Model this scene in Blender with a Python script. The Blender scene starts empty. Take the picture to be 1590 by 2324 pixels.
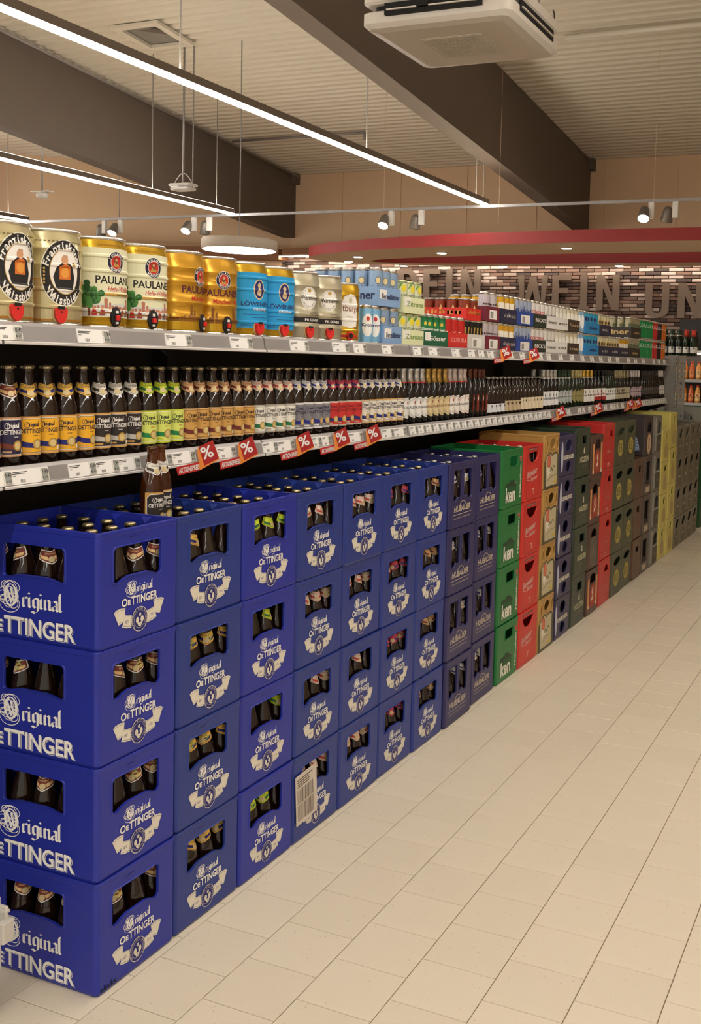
import bpy, bmesh, math, random
from mathutils import Vector
from mathutils.geometry import tessellate_polygon
random.seed(7)
S = bpy.context.scene
COL = S.collection
PI = math.pi

# ------------------------------------------------------------------ camera
CAM = Vector((1.7769, -1.9534, 1.638)); YAW, PITCH, ROLL, FPX = 0.3992, -0.0733, 0.0285, 2337.27
fw = Vector((-math.sin(YAW)*math.cos(PITCH), math.cos(YAW)*math.cos(PITCH), math.sin(PITCH)))
r0 = fw.cross(Vector((0, 0, 1))).normalized(); u0 = r0.cross(fw)
rr_ = r0*math.cos(ROLL) + u0*math.sin(ROLL); uu_ = -r0*math.sin(ROLL) + u0*math.cos(ROLL)
cd = bpy.data.cameras.new('camera'); co = bpy.data.objects.new('camera', cd); COL.objects.link(co)
m = co.matrix_world.copy()
for i in range(3):
    m[i][0], m[i][1], m[i][2], m[i][3] = rr_[i], uu_[i], -fw[i], CAM[i]
co.matrix_world = m
cd.sensor_fit = 'HORIZONTAL'; cd.sensor_width = 36; cd.lens = FPX/1590*36
cd.shift_x = -249.88/1590; cd.shift_y = -172.8/1590
cd.clip_start = .05; cd.clip_end = 100
S.camera = co

# ------------------------------------------------------------------ world, exposure, light levels
W = bpy.data.worlds.new('world'); S.world = W; W.use_nodes = True
W.node_tree.nodes['Background'].inputs[0].default_value = (1, .90, .77, 1)
W.node_tree.nodes['Background'].inputs[1].default_value = 0.80
S.view_settings.view_transform = 'Standard'; S.view_settings.look = 'None'
S.view_settings.exposure = 0.0; S.view_settings.gamma = 1.0; S.view_settings.use_curve_mapping = False
S.cycles.use_denoising = True
S.cycles.max_bounces = 5; S.cycles.diffuse_bounces = 3; S.cycles.glossy_bounces = 3
S.cycles.transmission_bounces = 6; S.cycles.sample_clamp_indirect = 4
LAMP = 55.0        # radiance of the linear luminaires' diffusers
UPL = 20.0         # weaker glow added on top of each luminaire to brighten ceiling and wall
DISC = 14.0
SPOT = 30.0
WASH = 40.0

# ------------------------------------------------------------------ materials
def lin(c):
    return tuple(((x/255)/12.92 if x/255 <= .04045 else ((x/255+.055)/1.055)**2.4) for x in c)
MATS = {}
def mat(name, rgb, rough=.5, metal=0., spec=.5, noise=0., scale=8., bump=0., emit=0., trans=0., coat=0., bscale=None):
    if name in MATS: return MATS[name]
    M = bpy.data.materials.new(name); M.use_nodes = True
    nt = M.node_tree; b = nt.nodes['Principled BSDF']
    c = lin(rgb)
    b.inputs['Base Color'].default_value = (*c, 1)
    b.inputs['Roughness'].default_value = rough; b.inputs['Metallic'].default_value = metal
    b.inputs['Specular IOR Level'].default_value = spec
    b.inputs['Transmission Weight'].default_value = trans; b.inputs['Coat Weight'].default_value = coat
    if emit:
        b.inputs['Emission Color'].default_value = (*c, 1); b.inputs['Emission Strength'].default_value = emit
    if noise or bump:
        tc = nt.nodes.new('ShaderNodeTexCoord'); nz = nt.nodes.new('ShaderNodeTexNoise')
        nz.inputs['Scale'].default_value = scale; nz.inputs['Detail'].default_value = 5
        nt.links.new(tc.outputs['Object'], nz.inputs['Vector'])
        if noise:
            mx = nt.nodes.new('ShaderNodeMix'); mx.data_type = 'RGBA'
            mx.inputs['A'].default_value = (*[x*(1-noise) for x in c], 1)
            mx.inputs['B'].default_value = (*[min(1, x*(1+noise)) for x in c], 1)
            nt.links.new(nz.outputs['Fac'], mx.inputs['Factor'])
            nt.links.new(mx.outputs['Result'], b.inputs['Base Color'])
        if bump:
            bp = nt.nodes.new('ShaderNodeBump'); bp.inputs['Strength'].default_value = bump; bp.inputs['Distance'].default_value = .01
            nz2 = nt.nodes.new('ShaderNodeTexNoise'); nz2.inputs['Scale'].default_value = bscale or scale*4
            nt.links.new(tc.outputs['Object'], nz2.inputs['Vector'])
            nt.links.new(nz2.outputs['Fac'], bp.inputs['Height']); nt.links.new(bp.outputs['Normal'], b.inputs['Normal'])
    MATS[name] = M
    return M
def flat(rgb, rough=.55, metal=0.):
    return mat('ink_%d_%d_%d_%d' % (*rgb, int(metal*10)), rgb, rough, metal, .4)

def speckle(name, rgb, spots, rough):
    M = mat(name, rgb, rough, noise=.05, scale=2.5)
    nt = M.node_tree; b = nt.nodes['Principled BSDF']
    src = b.inputs['Base Color'].links[0].from_socket
    tc = nt.nodes.new('ShaderNodeTexCoord'); v = nt.nodes.new('ShaderNodeTexVoronoi'); v.inputs['Scale'].default_value = 75
    geo = nt.nodes.new('ShaderNodeNewGeometry')
    nt.links.new(geo.outputs['Position'], v.inputs['Vector'])
    cr = nt.nodes.new('ShaderNodeValToRGB'); cr.color_ramp.elements[0].position = .07; cr.color_ramp.elements[1].position = .12
    nt.links.new(v.outputs['Distance'], cr.inputs['Fac'])
    n2 = nt.nodes.new('ShaderNodeTexNoise'); n2.inputs['Scale'].default_value = 40
    nt.links.new(geo.outputs['Position'], n2.inputs['Vector'])
    c2 = nt.nodes.new('ShaderNodeValToRGB'); c2.color_ramp.elements[0].position = .5; c2.color_ramp.elements[1].position = .56
    c2.color_ramp.elements[0].color = (1, 1, 1, 1); c2.color_ramp.elements[1].color = (0, 0, 0, 1)
    nt.links.new(n2.outputs['Fac'], c2.inputs['Fac'])
    mm = nt.nodes.new('ShaderNodeMath'); mm.operation = 'MAXIMUM'
    nt.links.new(cr.outputs['Color'], mm.inputs[0]); nt.links.new(c2.outputs['Color'], mm.inputs[1])
    mx = nt.nodes.new('ShaderNodeMix'); mx.data_type = 'RGBA'
    mx.inputs['A'].default_value = (*lin(spots), 1)
    nt.links.new(mm.outputs[0], mx.inputs['Factor']); nt.links.new(src, mx.inputs['B'])
    nt.links.new(mx.outputs['Result'], b.inputs['Base Color'])
    return M

M_TILE = speckle('floor_tile', (217, 205, 184), (150, 120, 92), .42)
M_TILE2 = speckle('floor_tile_b', (214, 202, 181), (150, 120, 92), .46)
M_GROUT = mat('grout', (120, 98, 74), .9, noise=.15)
M_WALL = mat('plaster', (240, 208, 172), .8, noise=.04, scale=1.2)
M_CEIL = mat('ceiling_sheet', (232, 224, 206), .55, noise=.04, scale=1.0)
M_BEAM = mat('beam_paint', (106, 95, 85), .7, noise=.06, scale=3)
M_DARK = mat('dark_steel', (44, 39, 35), .5)
M_BLACK = mat('black_void', (12, 11, 10), .8)
M_SHELF = mat('shelf_grey', (158, 154, 152), .38, metal=.3)
M_PANEL = mat('panel_grey', (140, 136, 128), .5, noise=.03)
M_WHITE = mat('white_plastic', (228, 224, 216), .4)
M_CARD = mat('white_card', (236, 234, 230), .5)
M_LCD = mat('tag_display', (150, 152, 146), .3)
M_INK = mat('ink_dark', (30, 28, 28), .6)
M_LAMPBODY = mat('lamp_housing', (120, 108, 96), .5)
M_LED = mat('led_diffuser', (255, 250, 242), .5, emit=LAMP)
M_UPFILL = mat('added_uplight', (255, 238, 212), .5, emit=UPL)
M_DISC = mat('disc_diffuser', (255, 250, 240), .5, emit=DISC)
M_SPOT = mat('spot_lens', (255, 247, 232), .5, emit=SPOT)
M_DOWN = mat('downlight_lens', (255, 244, 224), .5, emit=45)
M_RED = mat('canopy_red', (150, 38, 34), .6, noise=.03)
M_SOFFIT = mat('canopy_soffit', (250, 228, 200), .7)
M_GLASS = mat('brown_bottle_glass', (30, 17, 10), .07, spec=.6)
M_GLASS_E = mat('brown_glass_empty', (110, 55, 18), .05, trans=.75)
M_GREENGLASS = mat('green_glass', (18, 34, 20), .08)
M_CAP = mat('crown_cap_gold', (188, 172, 132), .28, metal=.85)
M_CAPS = mat('crown_cap_silver', (214, 212, 204), .3, metal=.8)
M_ALU = mat('can_aluminium', (220, 218, 212), .25, metal=.9)

# ------------------------------------------------------------------ mesh helpers
class MB:
    def __init__(s): s.v = []; s.f = []; s.mi = []; s.mats = []; s.smooth = []
    def m(s, mt):
        if mt not in s.mats: s.mats.append(mt)
        return s.mats.index(mt)
    def face(s, pts, mt, sm=False):
        n = len(s.v); s.v += [tuple(p) for p in pts]; s.f.append(tuple(range(n, n+len(pts)))); s.mi.append(s.m(mt)); s.smooth.append(sm)
    def box(s, x0, y0, z0, x1, y1, z1, mt, skip=''):
        n = len(s.v)
        s.v += [(x0,y0,z0),(x1,y0,z0),(x1,y1,z0),(x0,y1,z0),(x0,y0,z1),(x1,y0,z1),(x1,y1,z1),(x0,y1,z1)]
        F = {'b':(0,3,2,1),'t':(4,5,6,7),'s':(0,1,5,4),'e':(1,2,6,5),'n':(2,3,7,6),'w':(3,0,4,7)}
        k = s.m(mt)
        for c, f in F.items():
            if c not in skip: s.f.append(tuple(n+i for i in f)); s.mi.append(k); s.smooth.append(False)
    def cbox(s, x0, y0, z0, x1, y1, z1, c, mt):
        # box with its 4 upright edges chamfered and top/bottom edges chamfered
        def ring(ins, z):
            a, b, e, f = x0+ins, x1-ins, y0+ins, y1-ins; k = c
            return [(a+k,e,z),(b-k,e,z),(b,e+k,z),(b,f-k,z),(b-k,f,z),(a+k,f,z),(a,f-k,z),(a,e+k,z)]
        s.loft([ring(c*.6, z0), ring(0, z0+c*.6), ring(0, z1-c*.6), ring(c*.6, z1)], mt, caps=True)
    def loft(s, rings, mt, closed=True, caps=False, sm=False):
        n = len(s.v); k = len(rings[0]); j = s.m(mt)
        for r in rings: s.v += [tuple(p) for p in r]
        for i in range(len(rings)-1):
            for q in range(k if closed else k-1):
                a = n+i*k+q; b = n+i*k+(q+1) % k
                s.f.append((a, b, b+k, a+k)); s.mi.append(j); s.smooth.append(sm)
        if caps:
            s.f.append(tuple(n+q for q in reversed(range(k)))); s.mi.append(j); s.smooth.append(False)
            s.f.append(tuple(n+(len(rings)-1)*k+q for q in range(k))); s.mi.append(j); s.smooth.append(False)
    def lathe(s, prof, mt, seg=16, c=(0, 0), caps=True, sm=True, ph=0):
        rings = [[(c[0]+r*math.cos(2*PI*q/seg+ph), c[1]+r*math.sin(2*PI*q/seg+ph), z) for q in range(seg)] for r, z in prof]
        s.loft(rings, mt, caps=caps, sm=sm)
    def tube(s, p, q, r, mt, seg=8):
        p, q = Vector(p), Vector(q); d = (q-p).normalized()
        a = d.orthogonal().normalized(); b = d.cross(a)
        s.loft([[tuple(o+a*r*math.cos(2*PI*i/seg)+b*r*math.sin(2*PI*i/seg)) for i in range(seg)] for o in (p, q)], mt, caps=True, sm=True)
    def plate(s, outer, holes, fr, t, mt, back=True):
        # flat plate with holes; fr = (origin, e1, e2, n): outer face on the plane, thickness t inwards
        o, e1, e2, n = [Vector(x) for x in fr]
        def P(p, d): return tuple(o+e1*p[0]+e2*p[1]-n*d)
        loops = [outer]+holes
        tris = tessellate_polygon([[Vector((p[0], p[1], 0)) for p in L] for L in loops])
        flatp = [p for L in loops for p in L]
        nn = len(s.v); k = s.m(mt); N = len(flatp)
        s.v += [P(p, 0) for p in flatp] + [P(p, t) for p in flatp]
        for tr in tris:
            a, b, c = [flatp[i] for i in tr]
            ar = (b[0]-a[0])*(c[1]-a[1])-(b[1]-a[1])*(c[0]-a[0])
            T = tr if ar > 0 else (tr[0], tr[2], tr[1])
            s.f.append(tuple(nn+i for i in T)); s.mi.append(k); s.smooth.append(False)
            if back: s.f.append(tuple(nn+N+i for i in reversed(T))); s.mi.append(k); s.smooth.append(False)
        base = nn
        for L in loops:
            K = len(L)
            for i in range(K):
                a = base+i; b = base+(i+1) % K
                s.f.append((a, a+N, b+N, b)); s.mi.append(k); s.smooth.append(False)
            base += K
    def data(s, name):
        me = bpy.data.meshes.new(name); me.from_pydata(s.v, [], s.f)
        for mt in s.mats: me.materials.append(mt)
        me.polygons.foreach_set('material_index', s.mi); me.polygons.foreach_set('use_smooth', s.smooth)
        me.update(); return me
def obj(name, me, parent=None, loc=(0, 0, 0), rz=0.):
    if isinstance(me, MB): me = me.data(name)
    o = bpy.data.objects.new(name, me); COL.objects.link(o); o.location = loc
    if rz: o.rotation_euler = (0, 0, rz)
    if parent: o.parent = parent
    return o
def tag(o, label, cat, group=None, kind=None):
    if label: o['label'] = label
    if cat: o['category'] = cat
    if group: o['group'] = group
    if kind: o['kind'] = kind
    return o
def thing(name, label, cat, loc=(0, 0, 0), rz=0., group=None):
    return tag(obj(name, None, None, loc, rz), label, cat, group)
def struct(o): o['kind'] = 'structure'; return o
ORD = ['first','second','third','fourth','fifth','sixth','seventh','eighth','ninth','tenth','eleventh','twelfth','thirteenth','fourteenth','fifteenth','sixteenth','seventeenth','eighteenth','nineteenth','twentieth']
def ordn(i):
    if i < 20: return ORD[i]
    tens = ['twenty','thirty','forty','fifty','sixty','seventy','eighty','ninety'][(i+1)//10-2]
    return {20:'twentieth',30:'thirtieth',40:'fortieth',50:'fiftieth',60:'sixtieth',70:'seventieth',80:'eightieth'}.get(i+1) or tens+'-'+ORD[(i+1) % 10-1]

# ------------------------------------------------------------------ flat print ("Art"): 2D shapes laid on a surface
TXT = {}
def hash_(t): return sum(ord(c)*(i+3) for i, c in enumerate(t))
def text2d(s, bold=0.0):
    key = (s, bold)
    if key not in TXT:
        c = bpy.data.curves.new('t', 'FONT'); c.body = s; c.size = 1; c.resolution_u = 3; c.offset = bold; c.align_x = 'LEFT'
        o = bpy.data.objects.new('t', c); me = bpy.data.meshes.new_from_object(o)
        v = [(p.co.x, p.co.y) for p in me.vertices]; f = [tuple(p.vertices) for p in me.polygons]
        bpy.data.objects.remove(o); bpy.data.meshes.remove(me); bpy.data.curves.remove(c)
        TXT[key] = (v, f)
    return TXT[key]
class Art:
    def __init__(s): s.it = []
    def raw(s, v, f, mt, l): s.it.append((v, f, mt, l))
    def poly(s, pts, mt, l=0):
        tr = tessellate_polygon([[Vector((p[0], p[1], 0)) for p in pts]])
        s.raw(list(pts), [tuple(t) for t in tr], mt, l)
    def rect(s, x0, y0, x1, y1, mt, l=0): s.raw([(x0,y0),(x1,y0),(x1,y1),(x0,y1)], [(0,1,2,3)], mt, l)
    def disc(s, cx, cy, rx, ry, mt, l=0, n=20):
        s.raw([(cx+rx*math.cos(2*PI*i/n), cy+ry*math.sin(2*PI*i/n)) for i in range(n)], [tuple(range(n))], mt, l)
    def ring(s, cx, cy, rx, ry, w, mt, l=0, n=24, a0=0, a1=2*PI, wy=None):
        wy = w if wy is None else wy
        full = abs(a1-a0-2*PI) < 1e-6; k = n if full else n+1
        v = [(cx+(rx-e*w)*math.cos(a0+(a1-a0)*i/n), cy+(ry-e*wy)*math.sin(a0+(a1-a0)*i/n)) for e in (0, 1) for i in range(k)]
        f = [(i, (i+1) % k, k+(i+1) % k, k+i) for i in range(n)]
        s.raw(v, f, mt, l)
    def line(s, pts, w, mt, l=0):
        for (a, b), (c, d) in zip(pts, pts[1:]):
            L = math.hypot(c-a, d-b) or 1; nx, ny = -(d-b)/L*w/2, (c-a)/L*w/2
            s.raw([(a-nx,b-ny),(c-nx,d-ny),(c+nx,d+ny),(a+nx,b+ny)], [(0,1,2,3)], mt, l)
    def nib(s, pts, n, mt, l=0):
        for p, q in zip(pts, pts[1:]):
            v = [(p[0]-n[0],p[1]-n[1]),(q[0]-n[0],q[1]-n[1]),(q[0]+n[0],q[1]+n[1]),(p[0]+n[0],p[1]+n[1])]
            s.raw(v, [(0,1,2,3)], mt, l)
    def text(s, t, x, y, h, mt, l=0, w=None, bold=0., shear=0., rot=0., align='c', arch=0.):
        if t[0] == '~':      # small print that cannot be read: letter-like strokes
            n = len(t)-1; W_ = w or n*h*.6; rn = random.Random(hash_(t)+n); cs = W_/n; xs_ = x-(W_/2 if align == 'c' else 0)
            for i in range(n):
                a = xs_+i*cs; hh = h*rn.choice([.62, .62, 1, .7]); s.rect(a, y, a+cs*.24, y+hh, mt, l)
                if rn.random() < .75: s.rect(a+cs*.45, y+h*rn.choice([0, .0, .1]), a+cs*.68, y+h*.6, mt, l)
                s.rect(a, y+h*rn.choice([.5, 0, .28]), a+cs*.68, y+h*rn.choice([.62, .5]), mt, l)
            return
        v, f = text2d(t, bold)
        if not v: return
        x0 = min(p[0] for p in v); x1 = max(p[0] for p in v)
        y1 = max(p[1] for p in v); y0 = 0 if min(p[1] for p in v) > -.12 else 0
        sy = h/max(y1, .3); sx = (w/(x1-x0)) if w else sy
        out = []
        for px, py in v:
            a = (px-x0)*sx; b = py*sy; W_ = (x1-x0)*sx
            if align == 'c': a -= W_/2
            elif align == 'r': a -= W_
            if arch: b += arch*(1-(2*a/W_)**2) if align == 'c' else 0
            a += b*shear
            if rot: a, b = a*math.cos(rot)-b*math.sin(rot), a*math.sin(rot)+b*math.cos(rot)
            out.append((x+a, y+b))
        s.raw(out, f, mt, l)
    def arctext(s, t, cx, cy, r, h, a0, a1, mt, l=0, ry=1., inside=False, bold=.01):
        # letters along an arc from angle a0 to a1
        n = len(t)
        for i, ch in enumerate(t):
            if ch == ' ': continue
            a = a0+(a1-a0)*(i+.5)/n
            v, f = text2d(ch, bold)
            if not v: continue
            xm = (min(p[0] for p in v)+max(p[0] for p in v))/2
            rot = a-PI/2 if not inside else a+PI/2
            out = []
            for px, py in v:
                X, Y = (px-xm)*h*1.35, (py-.36)*h*1.35
                out.append((cx+r*math.cos(a)+X*math.cos(rot)-Y*math.sin(rot), cy+(r*math.sin(a)+X*math.sin(rot)+Y*math.cos(rot))*ry))
            s.raw(out, f, mt, l)
    def build(s, name, fn, cut=None, vcut=()):
        v = []; f = []; mi = []; mats = []
        for pv, pf, mt, l in s.it:
            if mt not in mats: mats.append(mt)
            k = mats.index(mt); n = len(v)
            v += [(p[0], p[1], l) for p in pv]; f += [tuple(n+i for i in t) for t in pf]; mi += [k]*len(pf)
        me = bpy.data.meshes.new(name); me.from_pydata([(a, b, c*.01) for a, b, c in v], [], f)
        for mt in mats: me.materials.append(mt)
        me.polygons.foreach_set('material_index', mi)
        if cut:
            bm = bmesh.new(); bm.from_mesh(me)
            xs = [p[0] for p in v]; x = math.floor(min(xs)/cut)*cut+cut
            while x < max(xs):
                bmesh.ops.bisect_plane(bm, geom=bm.verts[:]+bm.edges[:]+bm.faces[:], plane_co=(x, 0, 0), plane_no=(1, 0, 0)); x += cut
            for z_ in vcut: bmesh.ops.bisect_plane(bm, geom=bm.verts[:]+bm.edges[:]+bm.faces[:], plane_co=(0, z_, 0), plane_no=(0, 1, 0))
            bm.to_mesh(me); bm.free()
        for q in me.vertices: q.co = fn(q.co.x, q.co.y, q.co.z/.01)
        me.update()
        return me
def on_front(u, v, l): return (.0006+.0003*l, u, v)
def on_side(u, v, l): return (u, -.0006-.0003*l, v)
def on_cyl(R, eps=.0004):
    def f(u, v, l):
        r = (R(v) if callable(R) else R); rr = r+eps+.0002*l; a = u/(R(.05) if callable(R) else R)
        return (rr*math.cos(a), rr*math.sin(a), v)
    return f

# blackletter glyphs drawn with a broad nib: name -> (advance, strokes, diamonds)
BL = {
 'r': (.50, [[(0,.9),(0,.12),(.1,0)], [(0,.72),(.2,.95)], [(.2,.95),(.34,.84)]], []),
 'i': (.36, [[(-.06,.88),(0,.95),(0,.12),(.12,0)]], [(.0,1.32)]),
 'g': (.62, [[(.1,.95),(0,.8),(0,.22),(.16,.04),(.38,.22)], [(.1,.95),(.38,.9),(.38,-.25),(.15,-.48),(-.12,-.34)]], []),
 'n': (.62, [[(-.06,.88),(0,.95),(0,.12),(.08,0)], [(0,.74),(.24,.95),(.38,.82),(.38,.12),(.5,0)]], []),
 'a': (.60, [[(.02,.84),(.2,.96),(.36,.82),(.36,.12),(.48,0)], [(.36,.52),(.02,.4),(0,.14),(.14,.0),(.36,.2)]], []),
 'l': (.34, [[(.06,1.7),(0,1.5),(0,.12),(.12,0)]], []),
 'F': (.8, [[(.1,1.5),(.1,.1),(0,0)], [(-.05,1.35),(.3,1.5),(.6,1.4)], [(.1,.8),(.45,.85)]], []),
}
def blackletter(A, s, x, y, xh, w, mt, l, nib=(.105, .075)):
    adv = sum(BL[c][0] for c in s); sx = w/adv
    for c in s:
        a, st, dm = BL[c]
        for q in st: A.nib([(x+p[0]*sx, y+p[1]*xh) for p in q], (nib[0]*sx*.95, nib[1]*xh), mt, l)
        for d in dm: A.poly([(x+d[0]*sx-.12*sx, y+d[1]*xh), (x+d[0]*sx, y+(d[1]-.11)*xh), (x+d[0]*sx+.12*sx, y+d[1]*xh), (x+d[0]*sx, y+(d[1]+.11)*xh)], mt, l)
        x += a*sx
def ornament_O(A, cx, cy, w, h, mt, l):
    t = w*.022
    A.ring(cx+.03*w, cy+.05*h, w*.27, h*.33, w*.10, mt, l, wy=h*.03)
    for dx, dy, rx, ry in [(-.08,.02,.42,.28),(-.02,-.20,.40,.28),(.05,.28,.33,.20),(.02,.2,.27,.26),(-.28,.0,.2,.16),(-.18,.33,.16,.12),(-.05,-.18,.2,.16),(.12,-.2,.2,.15),(-.28,-.05,.1,.08),(0,.0,.17,.3)]:
        l += .07; A.ring(cx+dx*w, cy+dy*h, rx*w, ry*h, t, mt, l, n=20)
    l += .1; A.nib([(cx-.1*w,cy+.2*h),(cx+.06*w,cy-.18*h)], (w*.035, h*.03), mt, l)
    A.nib([(cx+.04*w,cy+.26*h),(cx+.14*w,cy-.12*h)], (w*.03, h*.02), mt, l)

# ------------------------------------------------------------------ floor
grid = {}
FX0, FY0 = .0175, .0190
TW, TL = .2155, .2000
floor = MB(); floor.box(-12, -5, -.05, 6, 16, -.004, M_GROUT)
fl = struct(obj('floor', floor))
tile = {}
for k in (0, 1):
    mb = MB(); e = .0011
    x0, x1, y0, y1 = e, TW-e, e, TL-e; b = .0012
    mb.loft([[(x0,y0,-.004),(x1,y0,-.004),(x1,y1,-.004),(x0,y1,-.004)], [(x0,y0,-b),(x1,y0,-b),(x1,y1,-b),(x0,y1,-b)], [(x0+b,y0+b,0),(x1-b,y0+b,0),(x1-b,y1-b,0),(x0+b,y1-b,0)]], [M_TILE, M_TILE2][k])
    mb.face([(x0+b,y0+b,0),(x1-b,y0+b,0),(x1-b,y1-b,0),(x0+b,y1-b,0)], [M_TILE, M_TILE2][k])
    tile[k] = mb.data('tile')
far = MB()
def inview(x, y):
    d = Vector((x, y, 0))-CAM; z = d.dot(fw)
    if z < .3: return False
    px = 795+249.88+FPX*d.dot(rr_)/z; py = 1162-172.8-FPX*d.dot(uu_)/z
    return -60 < px < 1680 and -60 < py < 2420
cnt = 0; cand = []
for i in range(-30, 12):
    off = .1 if (i % 2) else 0.
    for j in range(-18, 62):
        x = FX0+i*TW; y = FY0+off+j*TL
        if x > 2.6 or x < -6.2: continue
        vis = x+TW > -.02 or y < -.0
        if vis and inview(x+TW/2, y+TL/2): cand.append(((Vector((x, y, 0))-CAM).length, x, y))
        elif x > -1.4 and y < 12.5 and y > -3.2: cand.append((999, x, y))
cand.sort()
for n, (d, x, y) in enumerate(cand):
    if n < 296 and d < 900: obj('tile', tile[random.random() < .3], fl, (x, y, 0))
    else:
        e = .0012; far.box(x+e, y+e, -.004, x+TW-e, y+TL-e, 0, M_TILE if random.random() < .7 else M_TILE2, 'b')
o = obj('tile', far, fl); o['kind'] = 'stuff'

# ------------------------------------------------------------------ room shell
SL = .086
def zc(y): return 5.04+SL*(15-y)
c = MB(); p = .16; y = 15.2; prof = []
while y > -6:
    for dy, dz in ((0, 0), (-.03, 0), (-.05, -.035), (-.12, -.035), (-.14, 0)):
        prof.append((y+dy, zc(y+dy)+.035+dz))
    y -= p
c.loft([[(x, a, b) for a, b in prof] for x in (-22, 8)], M_CEIL, closed=False)
c.box(-22, -6, 7.1, 8, 15.2, 7.15, M_CEIL)
struct(obj('ceiling', c))
w = MB(); w.box(-9.0, 15, 0, 8, 15.2, 5.3, M_WALL)
struct(obj('wall_back', w))
w = MB(); w.loft([[(-18, 10.6, 0), (-9.0, 15.0, 0), (-9.0, 15.2, 0), (-18, 10.8, 0)], [(-18, 10.6, 6.2), (-9.0, 15.0, 6.2), (-9.0, 15.2, 6.2), (-18, 10.8, 6.2)]], M_WALL, caps=True)
struct(obj('wall_left', w))
w = MB(); w.box(6.5, -5, 0, 6.7, 15.2, 6.8, mat('light_block', (192, 172, 148), .8))  # unseen wall added to cut the ambient light coming from the right
struct(obj('wall_light_block', w))
# panel joints on the wall: shallow cover strips
for n, x in enumerate((-7.9, -6.7, -5.4, -4.1, -2.9, -1.7, -.5)):
    s_ = MB(); s_.box(x, 14.985, 3.5, x+.02, 15, zc(15), M_WALL); struct(obj('trim_%d' % (n+1), s_))
w = MB(); w.box(-14.2, 13.0, 3.42, -8.9, 14.9, 3.62, mat('bulkhead_brown', (150, 104, 74), .7)); w.box(-8.9, 14.55, 3.50, 3, 15, 3.62, MATS['bulkhead_brown'])
w.v[0:8] = [(-15.4,11.9,3.42),(-9,14.6,3.42),(-9,15,3.42),(-15.4,12.1,3.42),(-15.4,11.9,3.62),(-9,14.6,3.62),(-9,15,3.62),(-15.4,12.1,3.62)]
struct(obj('trim_8', w))

def beam(x, label, near):
    t = thing('roof_beam', label, 'beam', (x, 15, 0))
    b = MB(); L = 22
    def sec(y):
        zb, zt = 3.86+SL*(15-y), zc(y)-.005
        return [(-.24, y-15, zb), (0, y-15, zb), (0, y-15, zt), (-.24, y-15, zt)]
    b.loft([sec(15), sec(15-L)], M_BEAM, caps=True)
    obj('beam_body', b, t)
    b = MB(); b.loft([[(.001, 0-.0, zc(15)-.19), (.09, 0, zc(15)-.19), (.09, 0, zc(15)-.01), (.001, 0, zc(15)-.01)], [(.001, -.16, zc(15)-.18), (.09, -.16, zc(15)-.18), (.09, -.16, zc(15)), (.001, -.16, zc(15))]], M_BEAM, caps=True)
    obj('bracket', b, t)
    return t
beam(-8.9, 'long dark brown roof beam behind the shorter strip lights', 0)
beam(-3.15, 'long dark brown roof beam above the white air conditioning cassette', 1)
b = MB(); b.tube((-8.78, 14.9, zc(14.9)-.06), (-8.78, 1, zc(1)-.06), .022, M_SHELF)
tag(obj('conduit_pipe', b), 'thin grey conduit running along the top of the left roof beam', 'pipe')
b = MB(); b.tube((-8.7, 12.7, zc(12.7)-.05), (-6.2, 12.7, zc(12.7)-.05), .022, M_SHELF); b.tube((-6.2, 12.7, zc(12.7)-.05), (-6.2, 12.7, zc(12.7)-.16), .02, M_SHELF)
tag(obj('conduit_pipe', b), 'thin conduit crossing under the ceiling above the longest strip light', 'pipe')
b = MB(); b.tube((-2.0, 9.8, zc(9.8)-.07), (2, 9.8, zc(9.8)-.07), .035, M_CEIL)
tag(obj('conduit_pipe', b), 'beige pipe under the ceiling right of the air conditioning cassette', 'pipe')

# ceiling hatch
t = thing('ceiling_hatch', 'square framed hatch in the ribbed ceiling, its inside dark', 'hatch', (-7.0, 8.63, zc(8.63)-.05))
b = MB(); fr = (Vector((0, 0, 0)), Vector((1, 0, 0)), Vector((0, -1, SL)), Vector((0, 0, -1)))
b.plate([(-.36,-.36),(.36,-.36),(.36,.36),(-.36,.36)], [[(-.26,-.28),(-.26,.28),(.26,.28),(.26,-.28)]], fr, .04, M_CEIL)
obj('frame', b, t)
b = MB(); b.face([(-.28,-.3,.07),(.28,-.3,.07),(.28,.3,.02),(-.28,.3,.02)], M_PANEL); obj('hatch_panel', b, t)
b = MB(); b.face([(.0,-.3,-.0),(.27,-.27,.0),(.26,.1,.03)], M_BEAM); obj('flap', b, t)

# brick wall facing
tones = [mat('brick_%d' % i, c_, .85, noise=.22, scale=9, bump=.5) for i, c_ in enumerate([(214, 196, 186), (148, 118, 104), (122, 98, 86), (100, 78, 70), (176, 154, 142), (92, 78, 74)])]
mb = MB(); mb.box(-10.4, 14.96, .9, 3, 14.999, 3.5, mat('mortar', (62, 46, 38), .9, noise=.1))
bw = struct(obj('wall_brick', mb))
brick_me = {}
for k in range(6):
    for q in range(3):
        mb = MB(); rnd = random.Random(k*3+q); L, H, D = .240, .050, .022+.007*q; e = .006
        a = [(e, -D, e), (L-e, -D, e*rnd.uniform(.6, 1.4)), (L-e, -D, H-e), (e, -D, H-e*rnd.uniform(.6, 1.5))]
        bb = [(0, 0, 0), (L, 0, 0), (L, 0, H), (0, 0, H)]; mid = [(0, -D+.006, .001), (L, -D+.006, 0), (L, -D+.006, H), (0, -D+.006, H-.001)]
        mb.loft([bb, mid, a], tones[k]); mb.face(a, tones[k]); brick_me[k, q] = mb.data('brick')
bl = []; rnd = random.Random(3)
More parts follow.
